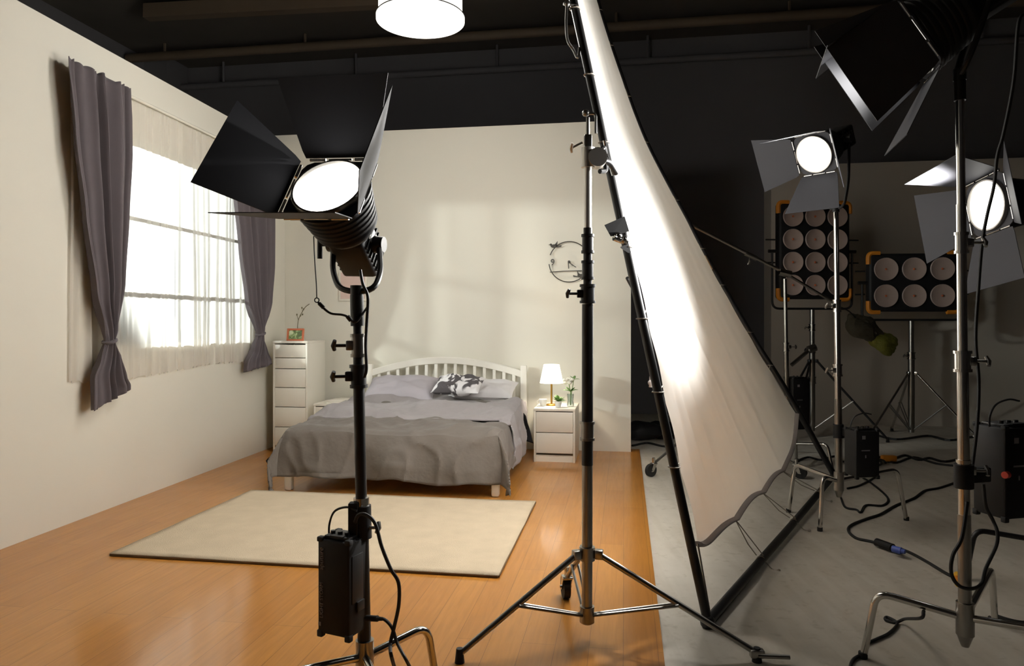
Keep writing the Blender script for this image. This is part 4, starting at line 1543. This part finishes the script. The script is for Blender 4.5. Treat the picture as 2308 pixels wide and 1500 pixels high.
# ---- right-hand lamps
# lamp A, near right, seen from behind
la = P(2052, 96, 2.5)
mA = P(2163, 168, 2.40)
lamp('big black studio lamp at the top right corner seen from behind, barn doors half shut', la, (-.808, .282, -.518), (-.504, .127, .855), (94, 84, 57, 112), mA, sizes=1.05, power=30, bl=.17, spread=70)
bA = V((1.545, 2.42, FZ))
stA, atA = stand('tall bright chrome stand nearest on the right, carrying the lamp seen from behind', bA, mA,
                 [(.17, .55, .0205, 'steel'), (.5, 1.08, .018, 'chrome'), (1.02, 1.6, .0155, 'chrome'), (1.5, 1.96, .0135, 'chrome'), (1.95, mA.z - .012, .018, 'black')],
                 [(.70, .016, 'chrome'), (1.07, .02, 'chrome'), (1.47, .016, 'chrome')],
                 [FL(1945, 1482), V((1.86, 2.12, FZ)), FL(2243, 1405)], 'turtle', hub_z=.20, knob_dir=(1, -.2, 0))
# lamp C, right, behind chrome pole
lc = P(2226, 462, 3.27)
mC = P(2345, 575, 3.30)
lamp('lit studio lamp at the right edge, partly behind the bright chrome stand', lc, (-.993, -.078, -.088), (-.099, .147, .984), (77, 35.5, 12, 18), mC, power=1250, bl=.19, spread=84, aim=(-.92, .36, .06))
bC = V((mC.x, 3.31, FZ))
stC, atC = stand('black stand at the right edge, its leg reaching behind the bright chrome stand', bC, mC,
                 [(.17, .8, .021, 'black'), (.75, 1.3, .018, 'black'), (1.25, mC.z - .012, .015, 'steel')], [(.8, .02, 'black'), (1.28, .017, 'steel')],
                 [V((2.14, 3.36, FZ)), V((2.72, 3.05, FZ)), V((2.75, 3.6, FZ))], 'turtle', hub_z=.19, legmat='black', knob_dir=(1, -.2, 0))
# lamp B, centre right
lb = P(1836, 347, 4.1)
mB = P(1884, 470, 4.22)
lamp('lit studio lamp above the tall panel light, with four spread barn doors', lb, (-.743, -.51, -.434), (-.345, -.264, .901), (78, 58, 44.6, 12), mB, sizes=.92, power=640, bl=.2, spread=84, aim=(-.82, -.42, -.26))
bB = V((1.935, 4.20, FZ))
stB, atB = stand('chrome stand in front of the tall panel light, carrying a lit lamp', bB, mB,
                 [(.2, .75, .021, 'steel'), (.7, 1.3, .018, 'chrome'), (1.25, mB.z - .012, .015, 'chrome')], [(.92, .019, 'chrome'), (1.30, .017, 'chrome')],
                 [FL(1848, 1196), FL(2043, 1172), V((1.77, 4.55, FZ))], 'turtle', hub_z=.27, knob_dir=(-1, -.3, 0))
ballast('ribbed black power supply box hung low on the chrome stand of the middle lamp', V((1.985, 4.035, .335)), R(6), (.14, .12, .26))
ballast('black power supply box with an orange red knob at the right edge', P(2280, 1168, 2.5) + V((.02, .06, 0)), R(14), (.15, .13, .32), red=True, handle=True)
root = thing('box_clamp', 'black clamp tying the ribbed box to the chrome stand of the middle lamp', 'clamp', atB(.56), 0, 'clamps on the light stands')
MB().cyl(atB(.52), atB(.60), .03, n=16).build('clamp_jaw', M['black_soft'], root)
MB().box(atB(.56) + V((.03, -.06, 0)), (.03, .09, .05), Matrix.Rotation(R(10), 3, 'Z'), bev=.005).build('hook_plate', M['black_soft'], root)
root = thing('box_clamp', 'black clamp tying the right edge power supply box to the bright chrome pole', 'clamp', atA(.68), 0, 'clamps on the light stands')
MB().cyl(atA(.64), atA(.72), .03, n=16).build('clamp_jaw', M['black_soft'], root)
MB().box(atA(.68) + V((.06, .02, 0)), (.09, .03, .05), Matrix.Rotation(R(15), 3, 'Z'), bev=.005).build('hook_plate', M['black_soft'], root)
# ---- panel lights
def panel(label, cen, cols, rows, pitch, rad, rz, yoke_drop, mount):
    cen = V(cen)
    W_, H_ = cols * pitch + .05, rows * pitch + .05
    root = thing('panel_light', label, 'panel light', cen, rz, 'multi-lamp panel lights, switched off')
    m = MB().box((0, .06, 0), (W_, .12, H_), bev=.03, seg=3)
    m.build('housing', M['black_soft'], root, local=True)
    for j in range(rows):
        for i in range(cols):
            x = (i - (cols - 1) / 2) * pitch
            z = ((rows - 1) / 2 - j) * pitch
            mt = Matrix.Translation(V((x, -.004, z))) @ Matrix.Rotation(R(90), 4, 'X')
            lp = MB().lathe([(0, -.004), (rad * .5, .002), (rad * .9, .010), (rad * .97, .014), (rad, .010), (rad, -.01), (0, -.012)], mt, 32).build('lamp_lens', M['reflector'], root, local=True)
            MW[lp.name] = MW[root.name]
            MB().lathe([(0, .010), (.009, .008), (.012, .0), (0, -.002)], mt, 14).build('bulb_tip', M['copper'], lp, local=True)
    for sx in (-1, 1):
        for sz in (-1, 1):
            m = MB().tube(bend([(sx * (W_ / 2 + .004), .02, sz * (H_ / 2 - .11)), (sx * (W_ / 2 + .004), .02, sz * (H_ / 2 + .004)), (sx * (W_ / 2 - .11), .02, sz * (H_ / 2 + .004))], .05), .024, 8)
            m.build('corner_bumper', M['orange'], root, local=True)
    yz = -H_ / 2 - yoke_drop
    pts = bend([(-W_ / 2 - .05, .06, 0), (-W_ / 2 - .05, .06, yz), (W_ / 2 + .05, .06, yz), (W_ / 2 + .05, .06, 0)], .08)
    m = MB().tube(pts, .012, 8)
    for sx in (-1, 1):
        m.cyl((sx * (W_ / 2 - .01), .06, 0), (sx * (W_ / 2 + .09), .06, 0), .018, n=12)
        for dz in (-.12, .12):
            m.cyl((sx * (W_ / 2 + .02), .06, dz), (sx * (W_ / 2 + .12), .06, dz), .008, n=8)
    m.build('yoke', M['black'], root, local=True)
    return root, MW[root.name] @ V((0, .06, yz))


dP = 7.4
_, y1 = panel('tall switched-off panel light with twelve round lamps and orange corners', P(1837, 565, dP), 3, 4, .238, .107, R(4), .10, None)
dQ = 7.3
_, y2 = panel('wide switched-off panel light with six round lamps and orange corners', P(2060, 636, dQ), 3, 2, .275, .118, R(-6), .085, None)
b5 = V((y1.x, y1.y, FZ))
stand('tripod stand under the tall twelve-lamp panel light', b5, y1 + V((0, 0, -.012)),
      [(.1, .9, .03, 'steel'), (.85, y1.z - .01, .024, 'steel')], [(.92, .026, 'steel'), (1.15, .024, 'chrome'), (.60, .028, 'steel')],
      [b5 + V((-.62, -.35, 0)), b5 + V((.66, -.25, 0)), b5 + V((.05, .62, 0))], 'tripod', hub_z=.80, legmat='black')
root = thing('grip_lever', 'short pale metal arm clamped aslant to the tripod stand under the tall panel light', 'grip arm', P(1805, 800, 7.3), 0)
MB().tube([P(1784, 822, 7.25), P(1828, 785, 7.3)], .02, 10).build('arm_tube', M['chrome'], root)
MB().cyl(P(1822, 788, 7.3), P(1838, 782, 7.3), .04, n=14).build('arm_clamp', M['steel'], root)
b6 = V((y2.x, y2.y, FZ))
f1, f2 = FL(1952, 975), FL(2150, 1002)
f1 = V((b6.x - .55, b6.y - .25, FZ))
f2 = V((b6.x + .42, b6.y - .38, FZ))
f3 = V((b6.x + .12, b6.y + .6, FZ))
stand('wheeled tripod stand with pale legs under the wide six-lamp panel light', b6, y2 + V((0, 0, -.012)),
      [(.1, .85, .032, 'steel'), (.8, y2.z - .01, .026, 'steel')], [(.86, .03, 'chrome')],
      [f1, f2, f3], 'tripod', hub_z=.68, legmat='chrome', wheels=[f1, f2])

# ================================================================== CABLES ON THE CONCRETE
z_ = FZ + .007


def fl(*pp, z=z_):
    return [FL(px, py, z) for px, py in pp]


cable('long black lamp cable hanging down along the bright chrome stand', [P(2318, 30, 2.5), P(2296, 50, 2.5), P(2285, 180, 2.52), P(2262, 300, 2.56), P(2248, 350, 2.58), P(2240, 420, 2.6), P(2226, 480, 2.62), P(2214, 545, 2.62),
       P(2206, 640, 2.6), P(2199, 760, 2.58), P(2206, 860, 2.56), P(2202, 960, 2.54), P(2190, 1060, 2.53)], .006)
cable('black cable looping at the foot of the bright chrome stand', [P(2180, 1130, 2.36), P(2168, 1210, 2.34), P(2148, 1250, 2.33), P(2144, 1290, 2.33), P(2160, 1318, 2.34), P(2188, 1326, 2.36), P(2212, 1315, 2.4), P(2222, 1280, 2.42), P(2245, 1230, 2.44), P(2248, 1200, 2.45), P(2238, 1172, 2.47), P(2222, 1140, 2.45), P(2216, 1090, 2.45)], .006)
root = cable('black extension cable with a blue plug winding over the concrete floor',
             fl((2172, 1080), (2120, 1098), (2085, 1105), (2060, 1122), (2020, 1138), (1985, 1158), (1955, 1168), (1920, 1182), (1912, 1195), (1930, 1212), (1965, 1220), (2000, 1230), (2040, 1240), (2080, 1260), (2130, 1290), (2160, 1305)), .008,
             ends=[(FL(1976, 1221, z_ + .02), FL(2028, 1240, z_ + .02), .022, 'black_soft', 'plug'), (FL(2012, 1236, z_ + .03), FL(2040, 1243, z_ + .03), .018, 'blue', 'blue_plug')])
cable('thin black cable hanging under the leg of the bright chrome stand onto the floor',
      [P(2082, 1376, 2.48), P(2076, 1392, 2.47), FL(2040, 1394, z_ + .03), FL(2018, 1402, z_), FL(1996, 1396, z_), FL(2000, 1390, z_), FL(2022, 1404, z_), FL(2004, 1426, z_), FL(1975, 1440, z_), FL(1950, 1452, z_), FL(1948, 1470, z_), FL(1920, 1490, z_), FL(1915, 1540, z_)], .006)
cable('tangled black cable around the foot of the middle chrome stand',
      fl((1895, 1120), (1905, 1142), (1930, 1148), (1940, 1154), (1952, 1138), (1990, 1138), (2000, 1120), (1960, 1085), (1930, 1065), (1960, 1050), (1975, 1070), (1940, 1092), (1910, 1100)), .007)
cable('black cable coil lying on the floor behind the middle power supply box',
      [FL(1940 + 28 * math.cos(t * 1.0) + t * 1.5, 1042 + 9 * math.sin(t), z_ + .004 * k_ / 6) for k_, t in enumerate(k * .7 for k in range(28))], .009, name='cable_coil')
root = thing('cable_pile', 'dark cable run with an orange connector along the far concrete floor', 'cable', FL(2000, 1035), 0)
MB().tube(catmull(fl((1960, 1040), (1980, 1030), (2010, 1034), (2040, 1026), (2070, 1036), (2095, 1032), (2130, 1040), (2175, 1030)), 5), .012, 8).tube(catmull(fl((1990, 1036), (2020, 1042), (2060, 1030), (2110, 1044), (2160, 1050)), 5), .010, 8).build('cord', M['cable'], root)
MB().box(FL(2003, 1032, z_ + .03), (.12, .06, .05), bev=.01).build('connector', M['orange'], root)
cable('black cable curving across the floor left of the scrim corner stand', fl((1790, 1042), (1820, 1030), (1850, 1036), (1880, 1028), (1900, 1040)), .010)
cable('dark cable lying on the far concrete beyond the scrim by the rear wall', fl((1425, 1004), (1460, 998), (1500, 1006), (1540, 1000), (1580, 1008)), .012)
cable('dark cables under the wide panel light along the grey flat', fl((1900, 985), (1960, 978), (2020, 990), (2090, 982), (2140, 992), (2200, 984), (2280, 992)), .014)
cable('black cables bundled on the floor at the bottom right corner', fl((2240, 1385), (2275, 1396), (2310, 1402), (2350, 1398)) + fl((2330, 1420), (2290, 1408), (2250, 1402), (2230, 1390)), .007)
# yellow tape roll at stand foot
root = thing('tape_roll', 'small yellow tape roll at the foot of the bright chrome stand', 'tape', P(2166, 1305, 2.62), 0)
tc_ = V((1.66, 2.62, .30))
MB().cyl(P(2158, 1305, 2.6), P(2176, 1306, 2.6), .028, .024, 18).build('tape_ring', M['yellow'], root)
MB().cyl(P(2154, 1305, 2.6), P(2180, 1306, 2.6), .014, n=14).build('tape_core', M['orange'], root)
# dark sandbag far behind
root = thing('sandbag', 'dark sandbag on the far floor between the set wall and the scrim', 'sandbag', FL(1452, 975), 0)
blob(FL(1448, 970, FZ + .09), .14, (1.4, 1, .7), 0, 9, .2).build('bag', M['black_soft'], root)
blob(FL(1490, 968, FZ + .09), .13, (1.3, 1, .7), 0, 12, .2).build('bag', M['black_soft'], root)

# ================================================================== LIGHTS
def spot(p, d, e, col, ang, r, blend=.6):
    l = bpy.data.lights.new('lamp_beam', 'SPOT')
    l.energy = e
    l.color = col
    l.spot_size = R(ang)
    l.spot_blend = blend
    l.shadow_soft_size = r
    o = bpy.data.objects.new('lamp_beam', l)
    COL.objects.link(o)
    o.location = p
    o.rotation_euler = V(d).to_track_quat('-Z', 'Y').to_euler()
    return o


for p_, d_, e_, c_, an, r_ in LIGHTS:
    spot(p_, d_, e_, c_, an, r_)
# lamp outside the window, shining through it on to the back wall
wc_ = LWM @ V((0, (WY0 + WY1) / 2 + .05, 1.75))
dirw = RM.to_3x3() @ V((.743, .667, -.03))
dirw.normalize()
lp_ = wc_ - dirw * 4.2 + RM.to_3x3() @ V((0, .22, 0))
lp_.z = 2.5
dirw = (wc_ + V((0, 0, .1)) - lp_)
spot(lp_, dirw, 3300, (1, .98, .96), 29, .11, .3)
# table lamp and pendant
for nm, p_, e_, c_, r_ in (('table_lamp_glow', LAMP_AT + V((0, 0, -.02)), 26, (1, .87, .68), .03), ('pendant_glow', pc + V((0, 0, -.06)), 72, (1, .965, .91), .2)):
    l = bpy.data.lights.new(nm, 'POINT')
    l.energy = e_
    l.color = c_
    l.shadow_soft_size = r_
    o = bpy.data.objects.new(nm, l)
    COL.objects.link(o)
    o.location = p_

wd = bpy.data.worlds.new('studio_dark')
scene.world = wd
wd.use_nodes = True
bgn = wd.node_tree.nodes.get('Background')
bgn.inputs[0].default_value = (.92, .89, .86, 1)
bgn.inputs[1].default_value = 0.13

vs = scene.view_settings
scene.display_settings.display_device = 'sRGB'
vs.view_transform = 'Standard'
vs.look = 'None'
vs.gamma = 1
vs.exposure = 0.36
vs.use_curve_mapping = False
cy = scene.cycles
cy.max_bounces = 8
cy.diffuse_bounces = 5
cy.glossy_bounces = 4
cy.transmission_bounces = 6
cy.transparent_max_bounces = 12
cy.sample_clamp_indirect = 6
cy.caustics_reflective = False
cy.caustics_refractive = False
cy.use_denoising = True
